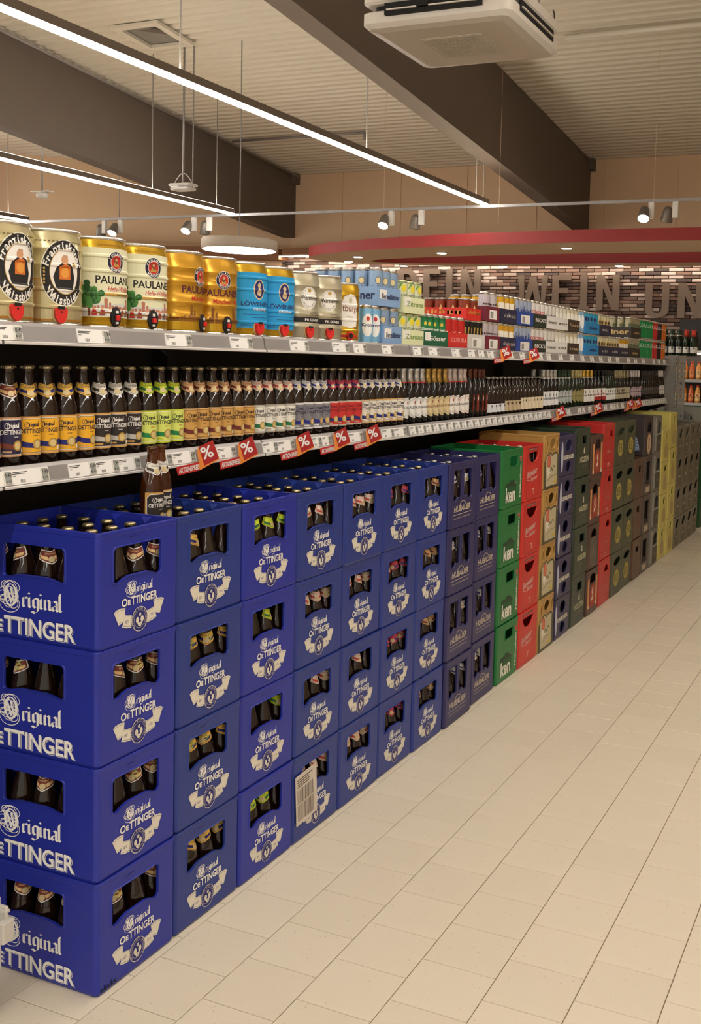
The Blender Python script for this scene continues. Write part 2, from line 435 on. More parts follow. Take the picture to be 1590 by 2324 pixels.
for row in range(44):
    z = .95+row*.0586
    for i in range(-42, 12):
        x = i*.25+(.125 if row % 2 else 0)+rnd.uniform(-.004, .004)
        if x < -10.35 or x > 2.6: continue
        br = max(0, min(1, (z-2.9)/.55))  # paler bricks towards the top paint in the light grazing from above
        k = rnd.choices(range(6), [1+4*br, 2, 2, 2-br, 1.5+br, 1.5-br])[0]
        bl.append((z, x, k, rnd.randrange(3)))
def bprio(b_):
    z, x = b_[0], b_[1]
    # the courses the picture shows: a band above the goods, from the round lamp to the right
    lo = 3.25 if x < -7.6 else (3.0 if x < -5.2 else (2.62 if x < -2.6 else 2.35))
    vis = z > lo and z < 3.42 and x < -1.0 and x > -9.9
    return (0 if vis else 1, -x)
bl.sort(key=bprio)
rest = MB()
for n, (z, x, k, q) in enumerate(bl):
    if n < 296: obj('brick', brick_me[k, q], bw, (x, 14.96, z))
    else:
        D = .024+.006*q; rest.box(x, 14.96-D, z, x+.243, 14.96, z+.047, tones[k], 'n')
o = obj('brick', rest, bw); o['kind'] = 'stuff'
# LED line that grazes the bricks from above
b = MB(); b.box(-10.0, 14.62, 3.47, 2.5, 14.66, 3.50, mat('wash_diffuser', (255, 240, 220), .5, emit=WASH))
t = thing('wall_washer', 'thin light line tucked under the bulkhead above the brick wall', 'light', (0, 0, 0))
obj('diffuser', b, t); b = MB(); b.box(-10.0, 14.60, 3.485, 2.5, 14.68, 3.503, M_LAMPBODY); obj('housing', b, t)

# wall letters DEIN WEIN UN
M_LET = mat('letter_bronze', (132, 114, 100), .5, metal=.3)
letters = [('D',-6.635,-6.238,2.67,3.24,'first word'),('E',-6.125,-5.805,2.66,3.24,'first word'),('I',-5.694,-5.549,2.66,3.24,'first word'),('N',-5.405,-5.029,2.65,3.235,'first word'),
 ('W',-4.33,-3.788,2.55,3.12,'middle word'),('E',-3.709,-3.382,2.55,3.12,'middle word'),('I',-3.25,-3.06,2.545,3.117,'middle word'),('N',-2.938,-2.548,2.54,3.12,'middle word'),
 ('U',-2.108,-1.717,2.42,2.99,'last word'),('N',-1.574,-1.17,2.42,2.99,'last word')]
def slab(pts, d, mt):
    mb = MB(); mb.plate(pts, [], ((0,0,0),(1,0,0),(0,0,1),(0,-1,0)), d, mt); return mb
def letter_shape(ch, w, h):
    s = .115; t = .085
    if ch == 'I': c_ = w/2; return [(0,0),(w,0),(w,.05),(c_+s/2,.07),(c_+s/2,h),(c_-s/2,h),(c_-s/2,.07),(0,.05)], []
    if ch == 'E': return [(0,0),(w,0),(w,t),(s,t),(s,h*.47),(w*.85,h*.47),(w*.85,h*.47+t),(s,h*.47+t),(s,h-t),(w,h-t),(w,h),(0,h)], []
    if ch == 'N': return [(0,0),(s,0),(s,h*.62),(w-s,0),(w,0),(w,h),(w-s,h),(w-s,h*.40),(s,h),(0,h)], []
    if ch == 'W':
        return [(w*.12,0),(w*.34,0),(w*.5,h*.55),(w*.66,0),(w*.88,0),(w,h),(w-.11,h),(w*.78,h*.22),(w*.6,h*.95),(w*.4,h*.95),(w*.22,h*.22),(.11,h),(0,h)], []
    if ch == 'U':
        o_ = [(0,h),(0,.12)]+[(w/2-w/2*math.cos(a), .12-.12*math.sin(a)) for a in [PI*i/8 for i in range(1, 8)]]+[(w,.12),(w,h),(w-s,h),(w-s,.15)]
        o_ += [(w/2+(w/2-s)*math.cos(a), .15-.08*math.sin(a)) for a in [PI*i/8 for i in range(1, 8)]]+[(s,.15),(s,h)]
        return o_, []
    if ch == 'D':
        o_ = [(0,0)]+[(w*.5+w*.5*math.sin(a), h/2-h/2*math.cos(a)) for a in [PI*i/8 for i in range(0, 9)]]+[(0,h)]
        i_ = [(s,t)]+[(w*.5+(w*.5-s)*math.sin(a), h/2-(h/2-t)*math.cos(a)) for a in [PI*i/8 for i in range(0, 9)]]+[(s,h-t)]
        return o_, [list(reversed(i_))]
for ch, xa, xb, za, zb, wd in letters:
    o_, hs = letter_shape(ch, xb-xa, zb-za)
    mb = MB(); mb.plate(o_, hs, ((0,0,0),(1,0,0),(0,0,1),(0,-1,0)), .04, M_LET)
    o = obj('wall_letter', mb, None, (xa, 14.86, za))
    tag(o, 'bronze capital letter %s of the %s on the brick wall' % (ch, wd), 'letter', 'bronze letters on the brick wall')
    for zz in (.15, zb-za-.15):
        s_ = MB(); s_.tube((.055, .04, zz), (.055, .08, zz), .008, M_LET, 6); obj('standoff', s_, o)

# ------------------------------------------------------------------ luminaires
def strip(x, y0, y1, z, label, hang):
    t = thing('strip_light', label, 'light', (x, y1, z))
    b = MB(); b.box(-.034, y0-y1, 0.012, .034, 0, .075, M_LAMPBODY); obj('housing', b, t)
    b = MB(); b.box(-.026, y0-y1+.02, .0752, .026, -.02, .078, M_UPFILL); obj('added_glow_strip', b, t)  # added upward glow, hidden from below, lifts the ceiling and upper wall
    b = MB(); b.box(-.030, y0-y1+.01, -.012, .030, -.01, .012, M_LED); obj('diffuser', b, t)
    b = MB(); b.box(-.034, -.01, -.012, .034, 0.004, .075, M_WHITE); obj('end_cap', b, t)
    for yy in hang:
        b = MB(); b.tube((0, yy-y1, .075), (0, yy-y1, zc(yy)-z), .006, M_SHELF, 6); obj('hanger', b, t)
strip(-3.4, -12, 11.0, 3.71, 'longest lit strip light, hung between the two roof beams', (10.6, 7.6, 4.6, 1))
strip(-7.47, -12, 11.0, 3.71, 'lit strip light ending above the kegs, left of the longest one', (10.6, 9.2, 6.5, 4))
strip(-11.5, -12, 11.0, 3.71, 'lit strip light at the far left, only its end showing', (10.6, 7.6))
strip(.67, -12, 4.6, 3.71, 'strip light over the aisle floor, out of the picture', (4.3, 2.3, -1))
strip(4.74, -12, 4.6, 3.71, 'strip light beyond the aisle to the right, out of the picture', (4.3, 2.3, -1))

t = thing('track_rail', 'thin pale lighting rail crossing the room behind the strip lights', 'rail', (0, 11.02, 3.70))
b = MB(); b.box(-13, -.018, -.018, 4, .018, .018, M_SHELF); obj('rail_bar', b, t)
for x in (-9.62, -3.47):
    b = MB(); b.tube((x, 0, .018), (x, 0, zc(11)-3.70), .006, M_SHELF, 6); obj('hanger', b, t)
def spot(x, on, label, n):
    t = thing('track_spotlight', label, 'spotlight', (x, 11.02, 3.68), 0, 'spotlights on the track rail')
    b = MB(); b.box(.03, -.025, -.20, .10, .025, 0, M_WHITE); obj('adapter', b, t)
    d = Vector((.05, -.55, -.8)) if on else Vector((-.2, .3, -.93)); d.normalize()
    b = MB(); a = d.orthogonal().normalized(); e = d.cross(a); o_ = Vector((-.02, 0, -.06))
    rg = [[tuple(o_+d*s_+a*r*math.cos(2*PI*i/14)+e*r*math.sin(2*PI*i/14)) for i in range(14)] for r, s_ in ((.03, 0), (.055, .03), (.078, .17), (.078, .19), (.070, .185))]
    b.loft(rg, mat('spot_body', (120, 112, 104), .4, metal=.4), sm=True, caps=True); obj('head', b, t)
    b = MB(); b.loft([[tuple(o_+d*.1915+a*.068*math.cos(2*PI*i/14)+e*.068*math.sin(2*PI*i/14)) for i in range(14)], [tuple(o_+d*.193+a*.02*math.cos(2*PI*i/14)+e*.02*math.sin(2*PI*i/14)) for i in range(14)]], M_SPOT if on else M_DARK, caps=True); obj('lens', b, t)
    b = MB(); b.tube((.03, 0, -.1), (-.01, 0, -.1), .012, M_DARK, 6); obj('pivot', b, t)
for x, on, la in [(-9.98, 0, 'dark spotlight head at the left, above the third keg'), (-9.66, 1, 'lit spotlight above the fourth keg, brightest at left'), (-8.25, 1, 'lit spotlight left of the round white lamp'), (-7.97, 0, 'unlit spotlight just left of the round white lamp'),
                  (-4.90, 1, 'lit spotlight left of the end of the longest strip light'), (-4.44, 0, 'unlit spotlight under the end of the longest strip light'), (-1.25, 1, 'lit spotlight at the right above the red canopy'), (-.95, 0, 'unlit spotlight furthest right above the red canopy')]:
    spot(x, on, la, 0)

# round pendant lamp
t = thing('round_pendant_lamp', 'round flat white pendant lamp, lit underneath, hung left of the red canopy', 'lamp', (-6.007, 9.102, 2.95))
b = MB(); b.lathe([(.468, 0), (.475, .01), (.475, .12), (.46, .135)], mat('disc_housing', (168, 152, 134), .6), 48); obj('housing', b, t)
b = MB(); b.lathe([(.455, -.004), (.455, .0)], M_DISC, 48, sm=False); obj('diffuser', b, t)
for a in (0, 2.1, 4.2):
    b = MB(); b.tube((.36*math.cos(a), .36*math.sin(a), .13), (.36*math.cos(a), .36*math.sin(a), .16), .006, M_SHELF, 6); obj('fixing', b, t)
b = MB(); b.tube((0, 0, .13), (0, 0, zc(9.1)-2.95), .007, M_SHELF, 6); obj('hanger', b, t)

# small ceiling devices on rods
def device(x, y, z, label, kind):
    t = thing(kind, label, 'ceiling device', (x, y, z))
    b = MB(); b.tube((0, 0, .04), (0, 0, zc(y)-z-.03), .013, M_SHELF, 8); obj('rod', b, t)
    if kind == 'smoke_detector':
        b = MB(); b.box(-.16, -.05, .035, .16, .05, .05, M_WHITE); obj('plate', b, t)
        b = MB(); b.lathe([(.03, -.05), (.07, -.04), (.08, 0), (.06, .035)], M_WHITE, 16); obj('sensor_head', b, t)
    else:
        b = MB(); b.cbox(-.17, -.1, .0, .17, .1, .035, .02, M_WHITE); b.cbox(-.15, -.09, -.05, .15, .09, -.01, .02, M_WHITE); obj('case', b, t)
        b = MB(); pts = [(-.15+.3*i/10, 0, .03+.14*math.sin(PI*i/10)) for i in range(11)]
        for p_, q_ in zip(pts, pts[1:]): b.tube(p_, q_, .006, M_WHITE, 5)
        obj('cable', b, t)
device(-9.19, 9.0, 3.74, 'small white detector on a thin rod above the left strip light', 'smoke_detector')
device(-6.81, 9.0, 3.76, 'white wireless box with looped cable hanging on a rod between strip lights', 'wireless_box')
b = MB(); b.tube((-6.66, 9.0, 3.74), (-6.66, 9.0, zc(9)), .008, M_SHELF, 6)
tag(obj('thin_rod', b), 'thin metal rod just right of the hanging wireless box', 'rod')

# red-edged oval canopy
CX, CY, CZ = -1.5, 11.72, 3.10
t = thing('ceiling_canopy', 'suspended oval canopy with red rim and beige underside above the goods', 'canopy', (CX, CY, CZ))
N = 72
def ell(a, b_, dy=0, z=0): return [(a*math.cos(2*PI*i/N), dy+b_*math.sin(2*PI*i/N), z) for i in range(N)]
b = MB(); b.loft([ell(5, 1.55), ell(5, 1.55, 0, .15), ell(4.97, 1.52, 0, .15)], M_RED, sm=False); obj('rim', b, t)
b = MB(); b.loft([ell(4.2, .68, .36, -.0), ell(4.2, .68, .36, .15), ell(4.23, .71, .36, .15)], M_RED); obj('inner_rim', b, t)
b = MB(); b.loft([ell(5, 1.55, 0, .0), ell(4.2, .68, .36, .0)], M_SOFFIT); b.loft([ell(5, 1.55, 0, .148), ell(4.2, .68, .36, .148)], M_SOFFIT); obj('soffit', b, t)
for x, y in [(-5.546,11.376),(-4.061,11.036),(-2.184,10.72),(-.3,10.78),(-6.05,12.0),(-5.466,12.72),(-3.9,12.99),(-2.095,13.05),(-.3,13.05)]:
    b = MB(); b.lathe([(.075, 0-.012), (.08, .0)], M_WHITE, 16, (x-CX, y-CY)); o = obj('downlight', b, t)
    b = MB(); b.lathe([(.06, -.016), (.06, -.0125)], M_DOWN, 16, (x-CX, y-CY)); obj('lens', b, o)
for x, y in [(-5, 11.1), (-3.0, 10.4), (-1, 10.3), (-4.2, 12.8), (-1.2, 13.1)]:
    b = MB(); b.tube((x-CX, y-CY, .15), (x-CX, y-CY, zc(y)-CZ), .002, M_WALL, 4); obj('hanger', b, t)

# red panel far left
b = MB(); b.box(-14.6, 11.3, 3.55, -13.4, 11.6, 5.25, M_RED)
tag(obj('red_fascia_panel', b), 'tall red panel at the far left edge under the ceiling', 'panel')

# air conditioning cassette
t = thing('air_conditioner', 'white square air conditioning cassette hanging under the ceiling', 'air conditioner', (-1.105, 4.73, 3.80))
M_AC = mat('ac_white', (222, 214, 202), .45)
def rrect(a, b_, r, n=5):
    pts = []
    for cx, cy, a0 in ((a-r, b_-r, 0), (-a+r, b_-r, PI/2), (-a+r, -b_+r, PI), (a-r, -b_+r, 1.5*PI)):
        for i in range(n+1): pts.append((cx+r*math.cos(a0+PI/2*i/n), cy+r*math.sin(a0+PI/2*i/n)))
    return pts
b = MB(); R_ = lambda a, z, r=.06: [(p_[0], p_[1], z) for p_ in rrect(a, a*.95, r)]
b.loft([R_(.44, 0), R_(.50, .012), R_(.53, .04), R_(.53, .11), R_(.50, .125)], M_AC, caps=True, sm=False)
for sx, sy in ((1, 0), (-1, 0), (0, 1), (0, -1)): pass
obj('panel', b, t)
b = MB(); b.box(-.23, -.22, -.003, .23, .22, 0, mat('ac_grille', (205, 195, 180), .6)); 
for i in range(22): b.box(-.22, -.21+i*.0195, -.006, .22, -.203+i*.0195, -.003, MATS['ac_grille'])
obj('intake_grille', b, t)
b = MB(); b.loft([R_(.47, .125), R_(.47, .165)], M_BLACK); obj('shadow_gap', b, t)
b = MB(); b.loft([R_(.51, .165), R_(.53, .18), R_(.53, .24), R_(.49, .26)], M_AC, caps=True); obj('upper_case', b, t)
for k, (ax, ay, bx, by) in enumerate(((-.34, -.535, .34, -.49), (.52, -.34, .537, .34))):
    b = MB(); b.box(ax, ay, .075, bx, by, .15, M_BLACK); o = obj('air_slot', b, t)
    b = MB()
    if k == 0: b.box(ax+.02, ay-.012, .10, bx-.02, ay+.01, .108, M_AC)
    else: b.box(bx-.01, ay+.02, .10, bx+.012, by-.02, .108, M_AC)
    obj('louver', b, o)
b = MB(); b.box(-.10, -.56, .10, -.02, -.50, .30, M_BLACK); b.box(-.14, -.55, .22, .02, -.45, .27, M_BLACK); obj('mounting_bracket', b, t)
for sx in (-.4, .4):
    for sy in (-.4, .4):
        b = MB(); b.tube((sx, sy, .26), (sx, sy, zc(4.73+sy)-3.80), .007, M_SHELF, 6); obj('hanger', b, t)
b = MB(); pts = [(.5, .42+.04*math.sin(PI*i/8), .24+.08*math.cos(PI*i/8)) for i in range(9)]
for p_, q_ in zip(pts, pts[1:]): b.tube(p_, q_, .005, M_DARK, 5)
obj('wire_loop', b, t)

# ------------------------------------------------------------------ shelving run
XS = -.25; ZU, ZL = 1.695, 1.335; Y_END = 7.90
joints = [-1.2, -.07, 1.07, 2.22, 3.35, 4.49, 5.62, 6.76, Y_END]
unit = thing('shelving_unit', 'long dark supermarket shelving run with two grey-edged shelves behind the crates', 'shelf', (0, 0, 0))
for a, b_ in zip(joints, joints[1:]):
    b = MB(); b.box(-.72, a+.002, .05, -.69, b_-.002, 1.66, M_DARK)
    obj('back_panel', b, unit)
    b = MB()
    for zz in [1.0+.05*i for i in range(5)]:
        yy = a+.05
        while yy < b_-.05: b.box(-.690, yy, zz, -.6885, yy+.012, zz+.004, M_BLACK); yy += .05
    o = obj('perforation', b, unit); o['kind'] = 'stuff'
    b = MB(); b.box(-.70, a-.02, .0, -.64, a+.02, 1.69, M_DARK); obj('upright', b, unit)
    b = MB(); b.box(-.69, a, .0, -.45, b_, .10, M_DARK); obj('plinth', b, unit)
    for z, nm in ((ZU, 0), (ZL, 1)):
        b = MB(); b.box(-.69, a+.003, z-.03, XS-.012, b_-.003, z, M_DARK); sh = obj('shelf_board', b, unit)
        h = .042 if nm == 0 else .042
        b = MB()
        prof = [(XS-.012, z+.006), (XS-.004, z+.006), (XS+.004, z-.002), (XS+.010, z-h+.004), (XS+.016, z-h+.002), (XS+.016, z-h-.006), (XS-.012, z-h-.008)]
        b.loft([[(x, a+.004, zz) for x, zz in prof], [(x, b_-.004, zz) for x, zz in prof]], M_SHELF, caps=True)
        obj('price_rail', b, sh)
        b = MB(); b.loft([[(x, a+.004, zz) for x, zz in [(XS+.0162, z-h+.001), (XS+.018, z-h-.001), (XS+.018, z-h-.0065), (XS+.0162, z-h-.007)]], [(x, b_-.004, zz) for x, zz in [(XS+.0162, z-h+.001), (XS+.018, z-h-.001), (XS+.018, z-h-.0065), (XS+.0162, z-h-.007)]]], mat('rail_lip', (206, 202, 198), .35), caps=True); obj('rail_lip', b, sh)
b = MB(); b.plate([(-.72,.4),(-.44,.4),(-.44,1.2),(-.27,1.26),(-.295,1.33),(-.31,1.555),(-.26,1.66),(-.26,1.70),(-.72,1.70)], [], ((0, Y_END+.03, 0), (1,0,0), (0,0,1), (0,-1,0)), .02, M_DARK)
obj('end_panel', b, unit)
b = MB(); b.plate([(-.305,1.13),(-.2,1.13),(-.2,1.745),(-.262,1.745),(-.262,1.66),(-.31,1.555),(-.295,1.33),(-.27,1.26),(-.30,1.2)], [], ((0, Y_END+.07, 0), (1,0,0), (0,0,1), (0,-1,0)), .03, M_PANEL)
obj('side_cheek', b, unit)
holes = []
for i in range(14): holes.append([(-.192, 1.15+i*.042), (-.192, 1.172+i*.042), (-.182, 1.172+i*.042), (-.182, 1.15+i*.042)])
b = MB(); b.plate([(-.2,1.13),(-.172,1.13),(-.172,1.745),(-.2,1.745)], holes, ((0, Y_END+.065, 0), (1,0,0), (0,0,1), (0,-1,0)), .03, M_PANEL)
obj('slotted_post', b, unit)
holes = []
for i in range(9):
    for j in range(4):
        x_ = -.158+j*.012; z_ = 1.155+i*.062; holes.append([(x_, z_), (x_, z_+.024), (x_+.005, z_+.024), (x_+.005, z_)])
b = MB(); b.plate([(-.171,1.13),(-.10,1.13),(-.10,1.742),(-.171,1.742)], holes, ((0, Y_END+.09, 0), (1,0,0), (0,0,1), (0,-1,0)), .003, M_PANEL)
obj('perforated_panel', b, unit)

# price tags
def tag_mesh(w, price, style=0):
    A = Art(); h = .037; x0 = -w/2
    A.rect(x0+.003, h-.007, x0+w*.42, h-.005, M_INK); A.rect(x0+.003, h-.011, x0+w*.36, h-.009, M_INK)
    if style: A.rect(x0+.003, h-.017, x0+w*.12, h-.0145, M_LCD)
    n = 12
    for i in range(n):
        if i % 3 != 2: A.rect(x0+w*.22+i*.0014, .004, x0+w*.22+i*.0014+.0009, .012, M_INK)
    return A
def make_tag(w, price):
    b = MB(); b.box(-.002, -w/2, 0, .002, w/2, .038, M_CARD)
    A = tag_mesh(w, price, 1)
    art = A.build('print', lambda u, v, l: (.0023+.0002*l, u, v))
    D = MB(); D.box(.002, w/2-.026, .003, .0045, w/2-.001, .0365, M_WHITE)
    L = Art(); L.rect(w/2-.0235, .0055, w/2-.0035, .034, M_LCD); L.text(price, w/2-.0135, .021, .0095, M_INK, 1, bold=.01)
    L.text('2%d' % random.randint(10, 99), w/2-.009, .008, .005, M_INK, 1); L.rect(w/2-.022, .008, w/2-.019, .0125, M_INK, 1); L.rect(w/2-.0235, .0038, w/2-.0035, .0045, M_INK, 1)
    return b.data('card'), art, D.data('display'), L.build('lcd', lambda u, v, l: (.0047+.0002*l, u, v))
TAGM = {}
def put_tag(y0, y1, shelf, price, label):
    wkey = round(min(max(y1-y0, .055), .12), 2)
    k = (wkey, price)
    if k not in TAGM: TAGM[k] = make_tag(wkey, price)
    c_, a_, d_, l_ = TAGM[k]
    z = (ZU if shelf == 'upper' else ZL)-.0395
    t = thing('price_tag', label, 'price tag', (XS+.0135, (y0+y1)/2, z), 0, 'electronic price tags on the %s shelf' % shelf)
    t.rotation_euler = (0, math.radians(-13), 0)
    obj('card', c_, t); obj('print', a_, t); dd = obj('display', d_, t); obj('digits', l_, dd)
UP = [(-.087,-.005,'10.49'),(.178,.309,'11.99'),(.532,.674,'11.99'),(.857,1.0,'11.99'),(1.217,1.361,'10.99'),(1.533,1.65,'10.99'),(1.70,1.80,'9.99'),(1.95,2.05,'0.99'),(2.25,2.35,'0.75'),(2.42,2.53,'0.89'),(2.69,2.80,'0.79'),(2.90,3.0,'1.29'),(3.04,3.13,'0.99'),(3.17,3.27,'0.65'),(3.5,3.57,'0.85')]
UP += [(a+.02, a+.11, '0.%d9' % (5+i % 4)) for i, a in enumerate([3.66,3.99,4.15,4.40,4.65,4.90,5.14,5.38,5.63,5.87,6.22,6.47,6.75,7.16,7.38,7.61])]
LO = [(-.12,-.038,'0.49'),(-.038,.079,'7.99'),(.155,.252,'0.49'),(.255,.342,'7.99'),(.345,.43,'0.49'),(.476,.574,'0.45'),(.578,.690,'6.99'),(.80,.905,'6.49'),(1.065,1.154,'0.45'),(1.156,1.262,'6.49'),(1.39,1.458,'0.45'),(1.46,1.535,'6.99'),(1.665,1.79,'6.99'),(1.96,2.07,'0.45'),(2.074,2.19,'6.99')]
yy = 2.235
i = 0
while yy < 7.80:
    if not any(a-.09 < yy < b_+.01 for a, b_ in ((4.36, 4.56), (5.26, 5.53), (6.23, 6.46), (6.50, 6.78))) and not (4.72 < yy < 4.83 or 5.0 < yy < 5.08 or 5.62 < yy < 5.74 or 5.95 < yy < 6.03):
        LO.append((yy, yy+.082, '0.%d9' % (6+i % 4)))
    yy += .086; i += 1
for i, (a, b_, p_) in enumerate(UP): put_tag(a, b_, 'upper', p_, 'white price tag, %s from the left on the upper shelf edge' % ordn(i))
for i, (a, b_, p_) in enumerate(LO): put_tag(a, b_, 'lower', p_, 'white price tag, %s from the left on the lower shelf edge' % ordn(i))

# percent signs
M_PR = flat((170, 28, 26)); M_OR = flat((232, 140, 56)); M_STRIP = flat((196, 40, 36))
def sign_meshes():
    A = Art()
    A.poly([(-.007, .050), (.0010, -.0125), (.061, .022), (.058, .026), (.0, .052)], M_OR, 0)
    A.poly([(-.003, .061), (.040, .083), (.060, .026), (.0155, .002)], M_PR, 1)
    A.text('%', .0285, .028, .037, M_CARD, 2, w=.036, bold=.02, rot=.34)
    s1 = A.build('sign', lambda u, v, l: (.0005*l, u, v))
    B_ = Art(); B_.poly([(-.112, .006), (.004, .014), (.012, -.012), (-.103, -.020)], M_STRIP, 0)
    B_.text('AKTIONSPREIS', -.05, -.011, .016, M_CARD, 1, w=.10, bold=.03, rot=.06)
    s2 = B_.build('strip', lambda u, v, l: (.0005*l, u, v))
    b = MB(); fr = ((-.0005, 0, 0), (0, 1, 0), (0, 0, 1), (1, 0, 0))
    b.plate([(-.007, .050), (.0010, -.0125), (.061, .022), (.060, .026), (.040, .083), (-.003, .061)], [], fr, .0015, M_OR)
    b2 = MB(); b2.plate([(-.112, .006), (.004, .014), (.012, -.012), (-.103, -.020)], [], fr, .0015, M_STRIP)
    return s1, s2, b.data('backing'), b2.data('strip_backing')
SG = sign_meshes()
def put_sign(y, z, label, grp):
    t = thing('discount_sign', label, 'sign', (XS+.026, y, z), 0, grp)
    q = obj('sign_card', SG[2], t, (0, 0, 0), math.radians(-57)); obj('percent_print', SG[0], q); st = obj('strip_card', SG[3], t); obj('strip_print', SG[1], st)
for i, (y, d) in enumerate([(.69, 'below the lime and tan labelled bottles'), (.905, 'below the tan labelled bottles'), (1.263, 'below the silver labelled bottles'), (1.535, 'below the red labelled bottles'), (1.80, 'below the white and gold labelled bottles'),
        (4.37, 'right of the small cream labelled bottles'), (5.27, 'below the white labelled tall bottles'), (6.24, 'left of the far close pair'), (6.51, 'right of the far close pair')]):
    put_sign(y, 1.283, 'red percent discount sign on lower shelf, ' + d, 'percent signs on the lower shelf')
put_sign(3.33, 1.645, 'red percent discount sign on upper shelf, below the maroon cans', 'percent signs on the upper shelf')
put_sign(3.80, 1.645, 'red percent discount sign on upper shelf, below the blue cans', 'percent signs on the upper shelf')

# ------------------------------------------------------------------ kegs
KR = .0848; BEADS = (.052, .098, .162, .204)
VC = [z+d for z in BEADS for d in (-.006, -.0025, .0025, .006)]
def keg_R(z):
    for c_ in BEADS:
        d = abs(z-c_)
        if d <= .0025: return KR+.0028
        if d < .006: return KR+.0028*(.006-d)/.0035
    return KR
def keg_body(cb, ct, lidm):
    b = MB(); R = KR
    pr = [(R-.004, 0), (R+.0015, .002), (R+.0015, .008), (R-.001, .011)]
    b.lathe(pr, M_ALU, 40, caps=True)
    pr = [(R-.001, .011), (R, .016)]
    for z in (.052, .098, .162, .204): pr += [(R, z-.006), (R+.0028, z-.0025), (R+.0028, z+.0025), (R, z+.006)]
    pr += [(R, .232), (R-.006, .246), (R-.006, .248)]
    b.lathe(pr, cb, 40, caps=False)
    b.lathe([(R-.006, .248), (R-.003, .250), (R-.003, .256), (R-.007, .258), (R-.009, .25), (R-.012, .247)], M_ALU, 40, caps=True)
    return b.data('barrel')
G_PALE = mat('keg_pale_gold', (196, 184, 140), .25, metal=.55); G_GOLD = mat('keg_gold', (200, 158, 40), .24, metal=.65)
G_AMB = mat('keg_amber', (208, 156, 48), .26, metal=.6); G_TAN = mat('keg_tan', (186, 178, 152), .28, metal=.5); G_PIT = mat('keg_lacquer', (222, 214, 178), .3, metal=.2)
CR = flat((222, 220, 186)); NV = flat((24, 24, 46)); BK = flat((28, 24, 24)); WH = flat((236, 232, 224)); RD = flat((190, 42, 34)); GO = flat((196, 160, 84), .35, .5)
BRN = flat((120, 66, 34)); GRN = flat((44, 98, 44)); GR2 = flat((70, 130, 58)); SKY = flat((206, 208, 200)); ORN = flat((206, 110, 40)); SKIN = flat((204, 150, 110)); PALE = flat((226, 222, 200)); CY = flat((30, 150, 208)); DBL = flat((36, 36, 96))
TANI = flat((206, 168, 106)); BRC = flat((176, 122, 50), .3, .4)
def keg_bavarian_weiss():   # monk medallion keg
    A = Art(); L = 1
    A.rect(-.27, .014, .27, .125, BRC, 0); A.poly([(-.09, .02), (.10, .02), (.10, .10), (.02, .128), (-.09, .12)], G_PALE, .5)
    A.disc(.01, .142, .062, .088, PALE, 1, 40); A.disc(.01, .142, .059, .085, BK, 2, 40); A.disc(.012, .145, .041, .060, GO, 3, 40); A.disc(.012, .145, .0395, .058, WH, 4, 40)
    A.arctext('Franziskaner', .01, .142, .050, .0155, PI*.93, PI*.07, WH, 4, 1.44, bold=.03)
    A.arctext('Weissbier', .01, .142, .050, .0155, PI*1.22, PI*1.78, WH, 4, 1.44, inside=True, bold=.03)
    for i in range(5):
        A.line([(-.044, .118+i*.009), (-.040, .113+i*.009)], .003, GO, 4); A.line([(-.040, .118+i*.009), (-.044, .113+i*.009)], .002, GO, 4)
    A.poly([(-.012, .10), (.034, .098), (.040, .13), (.034, .155), (.022, .168), (.002, .168), (-.012, .155), (-.020, .13)], BK, 5)
    A.poly([(-.004, .125), (.026, .125), (.026, .158), (.012, .166), (-.004, .158)], ORN, 6); A.disc(.011, .142, .011, .014, flat((220, 150, 60)), 7, 12)
    A.disc(.010, .176, .0095, .012, SKIN, 6, 14); A.disc(.011, .185, .008, .004, flat((190, 150, 120)), 7, 10); A.disc(.036, .165, .005, .007, GO, 6, 10)
    for i in range(14): A.rect(-.075+i*.0105, .222, -.069+i*.0105, .2255, flat((120, 106, 70)), 1)
    return A
def city(A, col, z, seed, h=.02):
    r = random.Random(seed); x = -.10
    while x < .10:
        w = r.uniform(.005, .012); A.rect(x, z, x+w, z+r.uniform(.4, 1)*h, col, 2); x += w+r.uniform(0, .004)
    for x in (-.035, .045):
        A.rect(x, z, x+.009, z+h*2.2, col, 2); A.disc(x+.0045, z+h*2.25, .0055, .007, col, 2, 10); A.rect(x+.013, z, x+.019, z+h*1.7, col, 2)
def medal(A, cx, cy, r, l, top='PAULANER', bot='MÜNCHEN'):
    A.disc(cx, cy, r, r*1.12, WH, l, 30); A.disc(cx, cy, r*.96, r*1.08, NV, l+1, 30); A.disc(cx, cy, r*.66, r*.74, WH, l+2, 24); A.disc(cx, cy, r*.61, r*.69, RD, l+3, 24)
    A.arctext(top, cx, cy, r*.80, r*.21, PI*.92, PI*.08, WH, l+3, 1.12, bold=.02); A.arctext(bot, cx, cy, r*.80, r*.20, PI*1.2, PI*1.8, WH, l+3, 1.12, inside=True, bold=.02)
    A.disc(cx-.001, cy+.003, r*.28, r*.34, BRN, l+4, 12); A.disc(cx, cy+r*.28, r*.16, r*.18, SKIN, l+5, 10); A.poly([(cx-r*.4, cy-r*.45), (cx+r*.4, cy-r*.45), (cx+r*.15, cy+.0), (cx-r*.2, cy+.0)], GO, l+4)
